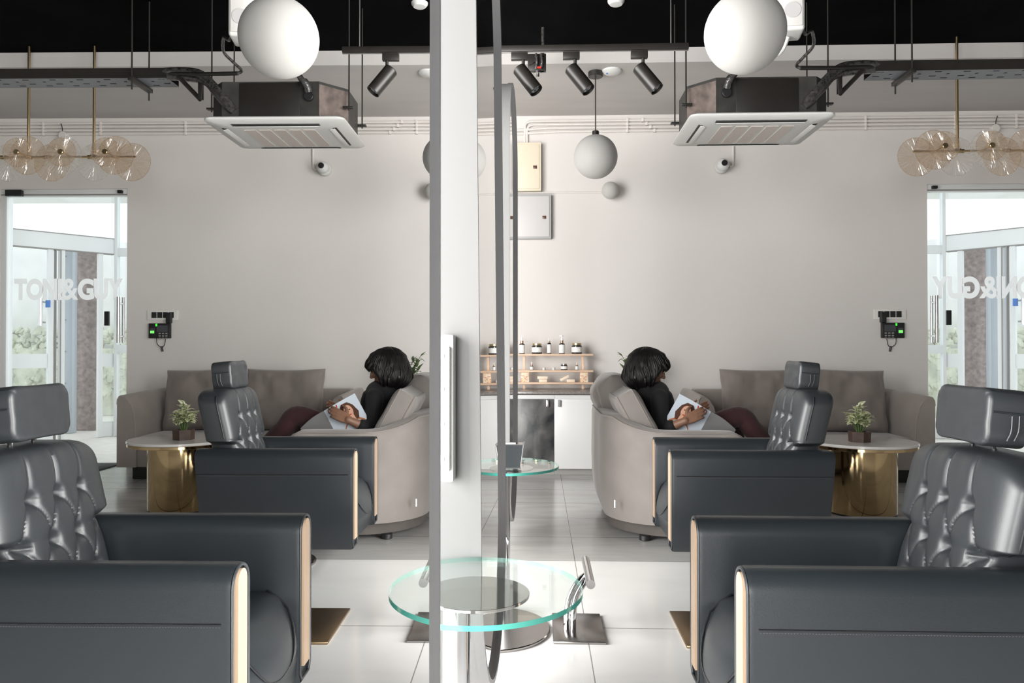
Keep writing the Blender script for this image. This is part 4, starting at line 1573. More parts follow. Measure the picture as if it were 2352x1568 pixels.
# plinth
bm = bmesh.new()
pp = u_path(SX0 + 0.07, SX1 - 0.05, SY0 + 0.07, SY1 - 0.07, 0.40)
prism(bm, [(p.x, p.y) for p in pp], 0.035, 0.112, lambda a, b, d: Vector((a, b, d)))
obj('plinth', bm, M['plinth'], so, smooth=30)
for (fx, fy) in ((0.66, 4.73), (1.15, 4.75), (0.66, 6.0), (1.15, 6.0)):
    bm = bmesh.new(); cyl(bm, (fx, fy, 0), 0.036, 0, 0.036, 18, 0.004); obj('foot', bm, M['black_plastic'], so)
bm = bmesh.new()
sp = u_path(SX0 + 0.165, SX1 + 0.02, SY0 + 0.165, SY1 - 0.165, 0.30)
prism(bm, [(p.x, p.y) for p in sp], 0.112, 0.30, lambda a, b, d: Vector((a, b, d)))
obj('seat_base', bm, M['velvet'], so, smooth=30)
bm = bmesh.new()
pillow(bm, 0.76, 1.20, 0.17, TR(0.96, (SY0 + SY1) / 2, 0.375) @ RX(PI / 2), 24, 8, 0.55, 0.004, 2)
obj('seat_cushion', bm, M['velvet'], so, smooth=60)
q = P(1405, 1148, 4.80)
bm = bmesh.new(); box(bm, (SX0 + 0.075, SY0 + 0.085, 0.235), (0.012, 0.012, 0.05), 0.003, mtx=RZ(-0.9)); obj('fabric_tag', bm, M['paper_white'], so)

# loose cushions
bm = bmesh.new()
r1, r2 = pillow(bm, 0.50, 0.46, 0.17, TR(0.65, 5.03, 0.712) @ RY(-0.50) @ RZ(PI / 2), 24, 7, 0.62, 0.005, 4)
c1 = tag(obj('back_cushion', bm, M['velvet'], smooth=60), 'taupe box cushion between the reading woman\'s back and the near sofa arm', 'cushion', 'cushions on the curved sofa')
bm = bmesh.new(); tube(bm, [p for k, p in enumerate(r1)], 0.0045, 6, closed=True); tube(bm, r2, 0.0045, 6, closed=True)
obj('piping', bm, M['velvet_mid'], c1)
bm = bmesh.new()
pillow(bm, 0.66, 0.52, 0.30, TR(0.585, 5.58, 0.765) @ RY(-0.34) @ RZ(PI / 2), 40, 5, 0.0, 0.017, 9, 0.5)
tag(obj('back_cushion', bm, M['velvet'], smooth=60), 'plump taupe cushion against the sofa back, behind the reading woman', 'cushion', 'cushions on the curved sofa')

# ------------------------------------------------------------------ long sofa at the back wall
FX0, FX1, FY0, FY1 = P(1597, 0, 6.85).x, P(2143, 0, 6.75).x, 6.75, 7.64
so2 = thing('velvet_sofa', 'long taupe velvet sofa with rounded arms against the back wall', 'sofa', ((FX0 + FX1) / 2, FY0, 0))
W2 = (FX1 - FX0) / 2
D2 = FY1 - FY0
for s in (-1, 1):
    sec = [(W2, 0.12), (W2, 0.70), (W2 - 0.004, 0.745), (W2 - 0.02, 0.772), (W2 - 0.05, 0.775), (W2 - 0.09, 0.75), (W2 - 0.13, 0.69), (W2 - 0.155, 0.60), (W2 - 0.168, 0.50), (W2 - 0.172, 0.40), (W2 - 0.172, 0.12)]
    bm = bmesh.new()
    rings = []
    for (yy, dzz) in ((0.0, -0.008), (0.012, 0.0), (0.5, 0.02), (D2 - 0.2, 0.025), (D2 - 0.03, 0.025), (D2, 0.01)):
        rings.append([bm.verts.new((s * a, yy, b + (dzz if b > 0.3 else 0))) for a, b in sec])
    for A, B in zip(rings, rings[1:]):
        for i in range(len(sec)):
            j = (i + 1) % len(sec)
            bm.faces.new((A[i], A[j], B[j], B[i]))
    bm.faces.new(rings[0]); bm.faces.new(rings[-1])
    pipe = [v.co.copy() for v in rings[0][:]]
    arm = obj('armrest', bm, M['velvet_mid'], so2, smooth=40)
    bm = bmesh.new(); tube(bm, pipe[1:], 0.005, 6); obj('piping', bm, M['velvet'], arm)
bm = bmesh.new(); box2(bm, (-W2 + 0.172, 0.02, 0.12), (W2 - 0.172, D2 - 0.02, 0.28), 0.01); obj('seat_base', bm, M['velvet_mid'], so2)
bm = bmesh.new(); box2(bm, (-W2 + 0.172, 0.0, 0.27), (W2 - 0.172, D2 - 0.18, 0.405), 0.05, 5); obj('seat_cushion', bm, M['velvet_mid'], so2, smooth=60)
bm = bmesh.new(); box2(bm, (-W2 + 0.10, D2 - 0.2, 0.12), (W2 - 0.10, D2, 0.80), 0.04, 4); obj('sofa_back', bm, M['velvet_mid'], so2, smooth=50)
bm = bmesh.new(); box2(bm, (-W2 + 0.10, 0.08, 0.0), (W2 - 0.10, D2 - 0.08, 0.125), 0.01); obj('plinth', bm, M['plinth_black'], so2)


def back_pillow(pxl, pxr, tilt, lab, seed, ww=None):
    yc = 7.22
    a, b = P(pxl, 0, yc).x, P(pxr, 0, yc).x
    h = 0.60
    bm = bmesh.new()
    r1, r2 = pillow(bm, b - a, h, 0.23, TR((a + b) / 2, yc + 0.04, 0.41 + h / 2 - 0.006) @ RY(tilt) @ RX(-0.20), 36, 6, 0.0, 0.017, seed, 0.42)
    o = tag(obj('sofa_cushion', bm, M['velvet_dark'], smooth=60), lab, 'cushion', 'back cushions on the long sofa')
    bm = bmesh.new(); tube(bm, r1, 0.004, 6, closed=True); obj('piping', bm, M['velvet_mid'], o)


back_pillow(1657, 1841, 0.0, 'big square back cushion at the left of the long sofa', 3)
back_pillow(1848, 2034, 0.035, 'big slightly tilted back cushion at the right of the long sofa', 6)

# ------------------------------------------------------------------ the reading woman
def capsule_chain(bm, pts, radii, seg=14, flat=None):
    """closed tapered limb through joints with rounded ends"""
    P_, R_ = [], []
    pts = [Vector(p) for p in pts]
    d0 = (pts[0] - pts[1]).normalized(); d1 = (pts[-1] - pts[-2]).normalized()
    for k in (0.98, 0.8, 0.45):
        P_.append(pts[0] + d0 * radii[0] * k); R_.append(radii[0] * math.sqrt(max(0.02, 1 - k * k)))
    cp = curve_pts(pts, 6)
    nn = len(cp)
    for i, p in enumerate(cp):
        t_ = i / (nn - 1) * (len(pts) - 1); k = min(int(t_), len(pts) - 2); f_ = t_ - k
        f_ = f_ * f_ * (3 - 2 * f_)
        P_.append(p); R_.append(radii[k] * (1 - f_) + radii[k + 1] * f_)
    for k in (0.45, 0.8, 0.98):
        P_.append(pts[-1] + d1 * radii[-1] * k); R_.append(radii[-1] * math.sqrt(max(0.02, 1 - k * k)))
    tube(bm, P_, R_, seg)


def fuse(name, bm, m, parent, voxel, smooth_it=4):
    """merge overlapping closed shapes into one continuous skin"""
    me = bpy.data.meshes.new(name)
    bmesh.ops.recalc_face_normals(bm, faces=bm.faces)
    bm.to_mesh(me); bm.free()
    o = bpy.data.objects.new(name, me)
    C.objects.link(o)
    r = o.modifiers.new('fuse', 'REMESH'); r.mode = 'VOXEL'; r.voxel_size = voxel; r.use_smooth_shade = True
    s = o.modifiers.new('soft', 'SMOOTH'); s.factor = 0.5; s.iterations = smooth_it
    bpy.context.view_layer.update()
    dg = bpy.context.evaluated_depsgraph_get()
    me2 = bpy.data.meshes.new_from_object(o.evaluated_get(dg))
    o.modifiers.clear()
    o.data = me2
    bpy.data.meshes.remove(me)
    me2.materials.clear()
    for mm in (m if isinstance(m, (list, tuple)) else [m]):
        me2.materials.append(mm)
    me2.shade_smooth()
    if parent:
        o.parent = parent
    return o


WY = 5.22                                        # the plane she sits in
HEAD_T = TR(0.775, WY, 1.065) @ RY(0.42)         # local x = face direction, z = up
pelvis = Vector((0.90, WY, 0.555))
chest = Vector((0.815, WY, 0.80))
neckb = Vector((0.785, WY, 0.915))
sh_n, sh_f = Vector((0.805, WY - 0.165, 0.865)), Vector((0.805, WY + 0.165, 0.865))
el_n, el_f = P(1518, 990, 4.97), Vector((0.93, WY + 0.20, 0.68))
wr_n, wr_f = P(1574, 966, 4.90), Vector((1.06, WY + 0.05, 0.74))
hip_n, hip_f = Vector((0.92, WY - 0.085, 0.54)), Vector((0.92, WY + 0.085, 0.54))
kn_n, kn_f = Vector((1.365, WY - 0.03, 0.735)), Vector((1.345, WY + 0.11, 0.62))
an_n, an_f = Vector((1.655, WY - 0.02, 0.45)), Vector((1.46, WY + 0.14, 0.13))
person = thing('person', 'seated woman in black top and maroon trousers reading a magazine', 'person', (0, 0, 0))

# finger layout shared by both hands: palm frame built from wrist, direction and palm normal
def hand(bm, wrist, direc, palm_n, thumb_side, curl, L=0.175):
    d = Vector(direc).normalized()
    n_ = Vector(palm_n); n_ = (n_ - d * n_.dot(d)).normalized()
    s_ = d.cross(n_).normalized() * thumb_side
    k = L / 0.175
    # palm: four metacarpal bars fused together
    for off, ln in ((0.028, 0.082), (0.010, 0.086), (-0.009, 0.082), (-0.026, 0.074)):
        capsule_chain(bm, [wrist + s_ * off * 0.5 * k, wrist + d * ln * 0.55 * k + s_ * off * 0.9 * k, wrist + d * ln * k + s_ * off * k], [0.014 * k, 0.0125 * k, 0.0105 * k], 10)
    for off, base, lens, cf in ((0.029, 0.084, (0.040, 0.025, 0.020), 0.9), (0.010, 0.088, (0.045, 0.028, 0.021), 1.0),
                                (-0.009, 0.084, (0.041, 0.026, 0.020), 1.1), (-0.027, 0.076, (0.032, 0.020, 0.018), 1.25)):
        p = wrist + d * base * k + s_ * off * k
        pts, ang = [p], 0.0
        for q_, ln in enumerate(lens):
            ang += curl * cf * (0.55 if q_ == 0 else 0.75)
            dd = d * math.cos(ang) + n_ * math.sin(ang) + s_ * off * 1.5
            p = p + dd.normalized() * ln * k
            pts.append(p)
        capsule_chain(bm, pts, [0.0098 * k, 0.0088 * k, 0.0080 * k, 0.0068 * k], 10)
    p0 = wrist + d * 0.022 * k + s_ * 0.022 * k
    p1 = p0 + (d * 0.6 + s_ * 0.75 + n_ * 0.25).normalized() * 0.042 * k
    p2 = p1 + (d * 0.8 + s_ * 0.4 + n_ * 0.45).normalized() * 0.032 * k
    p3 = p2 + (d * 0.85 + s_ * 0.1 + n_ * 0.5).normalized() * 0.025 * k
    capsule_chain(bm, [p0, p1, p2, p3], [0.0135 * k, 0.0115 * k, 0.0098 * k, 0.008 * k], 10)


def head_geo(bm):
    # skull, jaw, features; local frame then moved by HEAD_T
    b2 = bmesh.new()
    sphere(b2, (-0.012, 0, 0.03), (0.097, 0.076, 0.094), 32, 22)
    sphere(b2, (0.022, 0, -0.030), (0.064, 0.058, 0.078), 28, 20)
    sphere(b2, (0.050, 0, -0.086), (0.028, 0.030, 0.024), 20, 14)          # chin
    sphere(b2, (0.060, 0, 0.035), (0.032, 0.058, 0.045), 20, 14)           # brow and forehead
    for s in (-1, 1):
        sphere(b2, (0.050, s * 0.036, -0.022), (0.034, 0.026, 0.028), 20, 14)   # cheeks
        sphere(b2, (0.076, s * 0.030, 0.012), (0.014, 0.016, 0.010), 14, 10)    # eyelids
        sphere(b2, (-0.010, s * 0.076, -0.005), (0.020, 0.009, 0.031), 16, 12)  # ears
        sphere(b2, (0.012, s * 0.045, -0.062), (0.045, 0.020, 0.022), 16, 12)   # jaw line
    capsule_chain(b2, [(0.084, 0, 0.012), (0.097, 0, -0.012), (0.105, 0, -0.026)], [0.009, 0.011, 0.012], 12)
    for s in (-1, 1):
        sphere(b2, (0.094, s * 0.011, -0.031), (0.011, 0.008, 0.008), 12, 8)
    sphere(b2, (0.081, 0, -0.053), (0.012, 0.023, 0.006), 14, 10)
    sphere(b2, (0.079, 0, -0.064), (0.012, 0.020, 0.007), 14, 10)
    for v in b2.verts:
        v.co = HEAD_T @ v.co
    me = bpy.data.meshes.new('tmp'); b2.to_mesh(me); b2.free(); bm.from_mesh(me); bpy.data.meshes.remove(me)


bm = bmesh.new()
head_geo(bm)
capsule_chain(bm, [HEAD_T @ Vector((-0.03, 0, -0.04)), neckb + Vector((0, 0, 0.02)), chest + Vector((0, 0, 0.06))], [0.052, 0.050, 0.07], 16)
capsule_chain(bm, [chest + Vector((0, -0.07, 0.03)), chest + Vector((0.02, -0.05, -0.12)), pelvis + Vector((0, -0.06, 0))], [0.095, 0.088, 0.105], 16)
capsule_chain(bm, [chest + Vector((0, 0.07, 0.03)), chest + Vector((0.02, 0.05, -0.12)), pelvis + Vector((0, 0.06, 0))], [0.095, 0.088, 0.105], 16)
capsule_chain(bm, [sh_n, chest + Vector((0, 0, 0.09)), sh_f], [0.05, 0.07, 0.05], 14)
for a, b, c in ((sh_n, el_n, wr_n), (sh_f, el_f, wr_f)):
    capsule_chain(bm, [a, (a + b) / 2, b, b.lerp(c, 0.4), c], [0.046, 0.042, 0.036, 0.035, 0.024], 14)
for a, b, c in ((hip_n, kn_n, an_n), (hip_f, kn_f, an_f)):
    capsule_chain(bm, [a, a.lerp(b, 0.5), b, b.lerp(c, 0.35), c], [0.082, 0.072, 0.054, 0.052, 0.034], 16)
for an, fd in ((an_n, Vector((0.75, 0, -0.55))), (an_f, Vector((0.9, 0.05, -0.3)))):
    fd.normalize()
    capsule_chain(bm, [an + Vector((-0.03, 0, -0.03)), an + fd * 0.07 + Vector((0, 0, -0.02)), an + fd * 0.17 + Vector((0, 0, -0.03))], [0.034, 0.036, 0.024], 14)
# magazine frame (needed for the grip)
A_ = P(1561, 904, 5.02); B_ = P(1633, 945, 4.99)
wdir = (B_ - A_)
mag_w = wdir.length
ex = wdir.normalized()
ez = Vector((-0.45, -0.30, -0.83)); ez = (ez - ex * ez.dot(ex)).normalized()
ez2 = ex.cross(ez).normalized()
if ez2.y > 0:
    ez2 = -ez2
hand(bm, wr_n, P(1628, 940, 4.93) - wr_n, ez2 * -1.0, 1, 0.40)
hand(bm, wr_f, Vector((0.55, -0.35, 0.35)), Vector((0.3, -0.8, 0.3)), -1, 0.5)
body = fuse('body', bm, M['skin'], person, 0.0042, 3)
for s in (-1, 1):
    bm = bmesh.new(); sphere(bm, HEAD_T @ Vector((0.083, s * 0.030, 0.008)), (0.008, 0.010, 0.005), 12, 8); obj('eye', bm, M['eye_white'], person)
bm = bmesh.new(); sphere(bm, HEAD_T @ Vector((0.086, 0, -0.058)), (0.008, 0.019, 0.009), 14, 10); obj('lips', bm, M['lips'], person)

# clothing
bm = bmesh.new()
capsule_chain(bm, [chest + Vector((0, -0.07, 0.04)), chest + Vector((0.02, -0.05, -0.12)), pelvis + Vector((0.0, -0.06, 0.02))], [0.104, 0.100, 0.118], 18)
capsule_chain(bm, [chest + Vector((0, 0.07, 0.04)), chest + Vector((0.02, 0.05, -0.12)), pelvis + Vector((0.0, 0.06, 0.02))], [0.104, 0.100, 0.118], 18)
capsule_chain(bm, [sh_n, chest + Vector((0.0, 0, 0.095)), sh_f], [0.060, 0.082, 0.060], 16)
capsule_chain(bm, [neckb + Vector((0.0, 0, -0.05)), neckb + Vector((0, 0, -0.005))], [0.085, 0.062], 18)
capsule_chain(bm, [neckb + Vector((-0.045, -0.06, -0.03)), neckb + Vector((-0.045, 0.06, -0.03))], [0.072, 0.072], 18)
for a, b, c in ((sh_n, el_n, wr_n), (sh_f, el_f, wr_f)):
    capsule_chain(bm, [a, (a + b) / 2, b, b.lerp(c, 0.42)], [0.062, 0.058, 0.052, 0.046], 16)
top = fuse('black_top', bm, M['cloth_black'], person, 0.006, 4)
bm = bmesh.new()
for a, b, c in ((hip_n, kn_n, an_n), (hip_f, kn_f, an_f)):
    capsule_chain(bm, [a, a.lerp(b, 0.5) + Vector((0, 0, 0.004)), b, b.lerp(c, 0.35), b.lerp(c, 0.92)], [0.098, 0.088, 0.070, 0.068, 0.064], 18)
capsule_chain(bm, [pelvis + Vector((0, -0.05, -0.01)), pelvis + Vector((0, 0.05, -0.01))], [0.118, 0.118], 18)
fuse('maroon_trousers', bm, M['cloth_maroon'], person, 0.0065, 4)
for an, fd in ((an_n, Vector((0.75, 0, -0.55))), (an_f, Vector((0.9, 0.05, -0.3)))):
    fd.normalize()
    bm = bmesh.new()
    capsule_chain(bm, [an + Vector((-0.035, 0, -0.035)), an + fd * 0.07 + Vector((0, 0, -0.03)), an + fd * 0.185 + Vector((0, 0, -0.04))], [0.040, 0.043, 0.030], 16)
    fuse('shoe', bm, M['black_plastic'], person, 0.006, 3)

# hair: one bob surface with clumped waves and many single locks following it
def lerp_tab(tab, z):
    for (z0, v0), (z1, v1) in zip(tab, tab[1:]):
        if z0 >= z >= z1:
            f_ = (z0 - z) / (z0 - z1)
            f_ = f_ * f_ * (3 - 2 * f_) * 0.5 + f_ * 0.5
            return v0 + (v1 - v0) * f_
    return tab[0][1] if z > tab[0][0] else tab[-1][1]


HF = [(1.212, 0.735), (1.205, 0.775), (1.19, 0.815), (1.16, 0.856), (1.11, 0.882), (1.07, 0.884), (1.04, 0.868), (0.99, 0.845), (0.92, 0.82)]
HB = [(1.212, 0.735), (1.205, 0.695), (1.19, 0.662), (1.15, 0.626), (1.09, 0.606), (1.04, 0.592), (1.00, 0.586), (0.97, 0.600), (0.92, 0.640)]
HWD = [(1.212, 0.0), (1.205, 0.035), (1.19, 0.062), (1.15, 0.094), (1.09, 0.112), (1.04, 0.122), (1.00, 0.124), (0.97, 0.116), (0.92, 0.085)]


def z_bottom(az):
    a = abs(az)
    k = max(0.0, min(1.0, (a - 0.86) / 0.34))
    k = k * k * (3 - 2 * k)
    back = max(0.0, min(1.0, (a - 1.6) / 1.2))
    return 1.046 + (0.925 - 1.046) * k - 0.004 * back


def hair_point(az, t_, out=0.0):
    zb = z_bottom(az)
    z = 1.212 + (zb - 1.212) * (1 - math.cos(t_ * PI / 2 * 1.0) if False else t_ ** 1.35)
    xf, xb, w_ = lerp_tab(HF, z), lerp_tab(HB, z), lerp_tab(HWD, z)
    xc = 0.735
    c_, s_ = math.cos(az), math.sin(az)
    rx = (xf - xc) if c_ > 0 else (xc - xb)
    k = 1 + out
    return Vector((xc + rx * c_ * k, WY + w_ * s_ * k, z))


bm = bmesh.new()
NA, NT = 120, 40
gv = []
for j in range(NT + 1):
    row = []
    for i in range(NA):
        az = -PI + 2 * PI * i / NA
        t_ = j / NT
        wave = (0.10 + 0.16 * t_) * noise.noise(Vector((math.cos(az) * 4.5, math.sin(az) * 4.5, t_ * 3.4))) + 0.09 * noise.noise(Vector((math.cos(az) * 14, math.sin(az) * 14, t_ * 3.0)))
        p = hair_point(az, t_, (wave - 0.05) * min(1, t_ * 2))
        row.append(bm.verts.new(p))
    gv.append(row)
for j in range(NT):
    for i in range(NA):
        bm.faces.new((gv[j][i], gv[j][(i + 1) % NA], gv[j + 1][(i + 1) % NA], gv[j + 1][i]))
# turn the lower hem inwards
hem = [bm.verts.new(Vector((0.745 + (v.co.x - 0.745) * 0.72, WY + (v.co.y - WY) * 0.72, v.co.z + 0.012))) for v in gv[NT]]
for i in range(NA):
    bm.faces.new((gv[NT][i], gv[NT][(i + 1) % NA], hem[(i + 1) % NA], hem[i]))
rnd = random.Random(21)
for c_i in range(210):
    caz = rnd.uniform(-PI, PI)
    ct0 = rnd.uniform(0.05, 0.45)
    camp, cph, cfr = rnd.uniform(0.05, 0.17), rnd.random() * 6.28, rnd.uniform(6, 10)
    coff = rnd.uniform(-0.02, 0.07)
    cend = rnd.uniform(0.90, 1.03)
    for k in range(9):
        az = caz + rnd.uniform(-0.075, 0.075)
        t0 = ct0 + rnd.uniform(-0.04, 0.04)
        pts, rad = [], []
        n_ = 16
        for i in range(n_):
            u_ = i / (n_ - 1)
            t_ = t0 + (cend + 0.02 * math.sin(k * 2.1) - t0) * u_
            wv = max(0.0, t_ - 0.30)
            a_ = az + (caz - az) * 0.55 * u_ * u_ + camp * math.sin(cph + cfr * t_) * wv * 1.7
            pts.append(hair_point(a_, t_, coff * min(1, t_ * 3) + 0.015 * math.sin(k * 1.7) + 0.11 * math.cos(cph + cfr * t_) * wv))
            rad.append(0.0036 * (1 - 0.75 * max(0, u_ - 0.7) / 0.3))
        tube(bm, pts, rad, 6)
hair = obj('hair', bm, M['hair'], person, smooth=80)

# ------------------------------------------------------------------ the magazine in her hands
mg = thing('magazine', 'open magazine with a portrait cover held by the reading woman', 'magazine', A_)
cover_h = 0.29
def mp(u, v, lift=0.0):
    """u along the top edge 0..1, v down the page 0..1"""
    p = ex * mag_w * u + ez * cover_h * v + ez2 * (0.006 * math.sin(PI * u) + lift)
    return p


def page(bm, fn, nu=10, nv=8, th=0.003):
    f0 = [[bm.verts.new(fn(i / nu, j / nv, 0.0)) for j in range(nv + 1)] for i in range(nu + 1)]
    f1 = [[bm.verts.new(fn(i / nu, j / nv, -th)) for j in range(nv + 1)] for i in range(nu + 1)]
    for i in range(nu):
        for j in range(nv):
            bm.faces.new((f0[i][j], f0[i + 1][j], f0[i + 1][j + 1], f0[i][j + 1]))
            bm.faces.new((f1[i][j], f1[i][j + 1], f1[i + 1][j + 1], f1[i + 1][j]))
    rim = [(i, 0) for i in range(nu)] + [(nu, j) for j in range(nv)] + [(i, nv) for i in range(nu, 0, -1)] + [(0, j) for j in range(nv, 0, -1)]
    for a, b in zip(rim, rim[1:] + rim[:1]):
        bm.faces.new((f0[a[0]][a[1]], f0[b[0]][b[1]], f1[b[0]][b[1]], f1[a[0]][a[1]]))


bm = bmesh.new(); page(bm, mp); cov = obj('front_cover', bm, M['page_blue'], mg)


def patch(name, poly, m, lift):
    bm = bmesh.new()
    prism(bm, poly, lift, lift - 0.0006, lambda a, b, d: mp(a, b, d))
    obj(name, bm, M[m], cov, smooth=0)


def blob(cx, cy, rx, ry, n=18, rot=0.0):
    return [(cx + rx * math.cos(2 * PI * k / n) * math.cos(rot) - ry * math.sin(2 * PI * k / n) * math.sin(rot),
             cy + rx * math.cos(2 * PI * k / n) * math.sin(rot) + ry * math.sin(2 * PI * k / n) * math.cos(rot)) for k in range(n)]


patch('printed_shoulders', [(0.05, 0.99), (0.08, 0.66), (0.25, 0.52), (0.42, 0.50), (0.62, 0.58), (0.80, 0.75), (0.86, 0.99)], 'print_rust', 0.0008)
patch('printed_hair', [(0.20, 0.22), (0.32, 0.10), (0.50, 0.09), (0.62, 0.20), (0.62, 0.40), (0.55, 0.56), (0.20, 0.58), (0.13, 0.42)], 'print_hair', 0.0014)
patch('printed_face', blob(0.39, 0.32, 0.13, 0.16), 'print_skin', 0.0020)
patch('printed_neck', [(0.30, 0.44), (0.46, 0.44), (0.50, 0.62), (0.28, 0.62)], 'print_skin', 0.0018)
patch('printed_mouth', blob(0.38, 0.41, 0.04, 0.015), 'print_red', 0.0026)
for cx in (0.34, 0.45):
    patch('printed_eye', blob(cx, 0.29, 0.025, 0.012), 'print_hair', 0.0026)
for k, (u0, u1) in enumerate(((0.60, 0.66), (0.69, 0.75), (0.78, 0.84), (0.87, 0.92))):
    patch('masthead_letter', [(u0, 0.03), ((u0 + u1) / 2 + .005, 0.03), (u1, 0.10), (u0 + 0.015, 0.10)], 'print_red', 0.0012)
E_ = P(1690, 986, 5.10)
e2 = (E_ - B_)
def mp2(u, v, lift=0.0):
    return (B_ - A_) + e2 * u + ez * cover_h * v + Vector((0, 0, 1)) * (0.012 * math.sin(PI * u) + lift)
bm = bmesh.new(); page(bm, mp2); obj('inner_pages', bm, M['paper_grey'], mg)

# ------------------------------------------------------------------ ceiling fittings
def pendant(lab, px, py, Y, r, zc):
    q = P(px, py, Y)
    o = thing('globe_pendant', lab, 'pendant lamp', (q.x, Y, zc), group='white globe pendant lamps')
    L = q.z - zc
    bm = bmesh.new(); sphere(bm, (0, 0, L), r, 48, 32); obj('globe', bm, M['globe'], o)
    bm = bmesh.new(); cyl(bm, (0, 0, 0), 0.03, L + r - 0.004, L + r + 0.035, 20, 0.003); obj('globe_cap', bm, M['black_metal'], o)
    bm = bmesh.new(); tube(bm, [(0, 0, L + r + 0.03), (0, 0, -0.03)], 0.0055, 8); obj('cord', bm, M['black_metal'], o)
    bm = bmesh.new(); cyl(bm, (0, 0, 0), 0.065, -0.045, 0.0, 28, 0.004); obj('ceiling_canopy', bm, M['black_metal'], o)


pendant('big white globe pendant nearest the camera, in front of the air conditioner', 1711, 75, 3.59, 0.19, Z_BLACK)
pendant('white globe pendant hanging by the back wall, above the small globe wall lamp', 1368, 360, 6.53, 0.19, Z_GREY)

# track with spotlights
ty = 4.5
tz = P(1400, 110, ty).z
tx1 = P(1581, 0, ty).x
o = thing('lighting_track', 'black lighting track hung on thin rods from the black ceiling', 'track', (0, ty, tz), (0, 0, 0))
bm = bmesh.new(); box2(bm, (-0.55, -0.018, -0.018), (tx1, 0.018, 0.018), 0.003); obj('rail', bm, M['black_metal'], o)
bm = bmesh.new(); box2(bm, (-0.55, -0.006, -0.022), (tx1, 0.006, -0.0175)); obj('conductor_slot', bm, M['steel'], o, smooth=0)
for px in (1541, 1140):
    x = P(px, 0, ty).x
    bm = bmesh.new(); tube(bm, [(x, 0, 0.015), (x, 0, Z_BLACK - tz)], 0.005, 8); obj('hanging_rod', bm, M['steel'], o)
spots = [(1195, 'black cylinder spotlight nearest the mirrors on the ceiling track'),
         (1314, 'black cylinder spotlight in the middle of the ceiling track'),
         (1470, 'black cylinder spotlight at the right end of the ceiling track')]
proto = None
for px, lab in spots:
    x = P(px, 0, ty).x
    if proto is None:
        o = thing('track_spotlight', lab, 'spotlight', (x, ty, tz - 0.022), group='spotlights on the ceiling track')
        bm = bmesh.new(); box2(bm, (-0.055, -0.016, -0.045), (0.045, 0.016, 0.0), 0.003); obj('adapter', bm, M['black_metal'], o)
        bm = bmesh.new(); tube(bm, [(0.018, 0, -0.045), (0.018, 0, -0.13)], 0.010, 10); obj('stem', bm, M['black_metal'], o)
        ax = Vector((0.56, -0.22, -0.80)).normalized()
        rot = Vector((0, 0, 1)).rotation_difference(ax).to_matrix().to_4x4()
        c0 = Vector((0.018, 0, -0.13)) - ax * 0.045
        bm = bmesh.new(); lathe(bm, [(0, 0), (0.040, 0), (0.043, 0.004), (0.043, 0.185), (0.039, 0.185), (0.036, 0.155), (0, 0.155)], c0, 32, rot); obj('barrel', bm, M['black_metal'], o)
        bm = bmesh.new(); lathe(bm, [(0, 0.158), (0.027, 0.158), (0.030, 0.172), (0.026, 0.172), (0.0, 0.164)], c0, 24, rot); obj('lamp_lens', bm, M['lens'], o)
        proto = o
    else:
        copy_thing(proto, (x, ty, tz - 0.022), lab)

# sprinkler drop with its bracket
q = P(1247, 112, 5.9)
o = thing('sprinkler_pipe', 'black ceiling pipe drop with a cluttered valve and red dot', 'pipe', (q.x, 5.9, Z_BLACK))
L = q.z - Z_BLACK
zb_ = P(1232, 170, 5.9).z - Z_BLACK
bm = bmesh.new(); tube(bm, [(0, 0, 0), (0, 0, zb_ + 0.02)], 0.012, 10); obj('drop_pipe', bm, M['foil'], o)
bm = bmesh.new(); box2(bm, (-0.12, -0.02, zb_ + 0.02), (0.025, 0.03, zb_ + 0.155), 0.004); obj('bracket', bm, M['black_metal'], o)
bm = bmesh.new()
for xx in (-0.055, -0.015):
    tube(bm, curve_pts([(xx, -0.03, zb_ + 0.15), (xx + 0.008, -0.04, zb_ + 0.09), (xx, -0.03, zb_ + 0.03)], 4), 0.010, 8)
tube(bm, [(-0.11, -0.03, zb_ + 0.06), (-0.06, -0.03, zb_ + 0.09)], 0.004, 6)
obj('fittings', bm, M['foil'], o)
bm = bmesh.new(); box(bm, (-0.03, -0.045, zb_ + 0.035), (0.03, 0.006, 0.014)); obj('red_dot', bm, M['red'], o, smooth=0)
bm = bmesh.new(); lathe(bm, [(0, zb_ + 0.02), (0.03, zb_ + 0.02), (0.03, zb_ + 0.005), (0.012, zb_), (0.012, zb_ - 0.025), (0, zb_ - 0.025)], (-0.04, 0, 0), 16); obj('sprinkler_head', bm, M['steel'], o)

q = P(1403, 168, 6.5)
o = thing('smoke_detector', 'flat pale smoke detector on the grey ceiling beside the pendant canopy', 'smoke detector', (q.x + 0.01, 6.5, Z_GREY))
bm = bmesh.new(); lathe(bm, [(0, 0), (0.085, 0), (0.085, -0.012), (0.06, -0.03), (0, -0.034)], seg=32); obj('detector_body', bm, M['white_plastic'], o)
bm = bmesh.new(); cyl(bm, (-0.045, -0.02, 0), 0.008, -0.036, -0.02, 10); obj('indicator', bm, M['blue'], o)
q = P(1415, 0, 5.46)
bm = bmesh.new(); lathe(bm, [(0, -0.035), (0.045, -0.03), (0.06, -0.012), (0.062, 0), (0, 0)], (q.x, 5.46, Z_BLACK), 28)
tag(obj('ceiling_downlight', bm, M['white_plastic']), 'round white downlight on the black ceiling above the track', 'downlight')

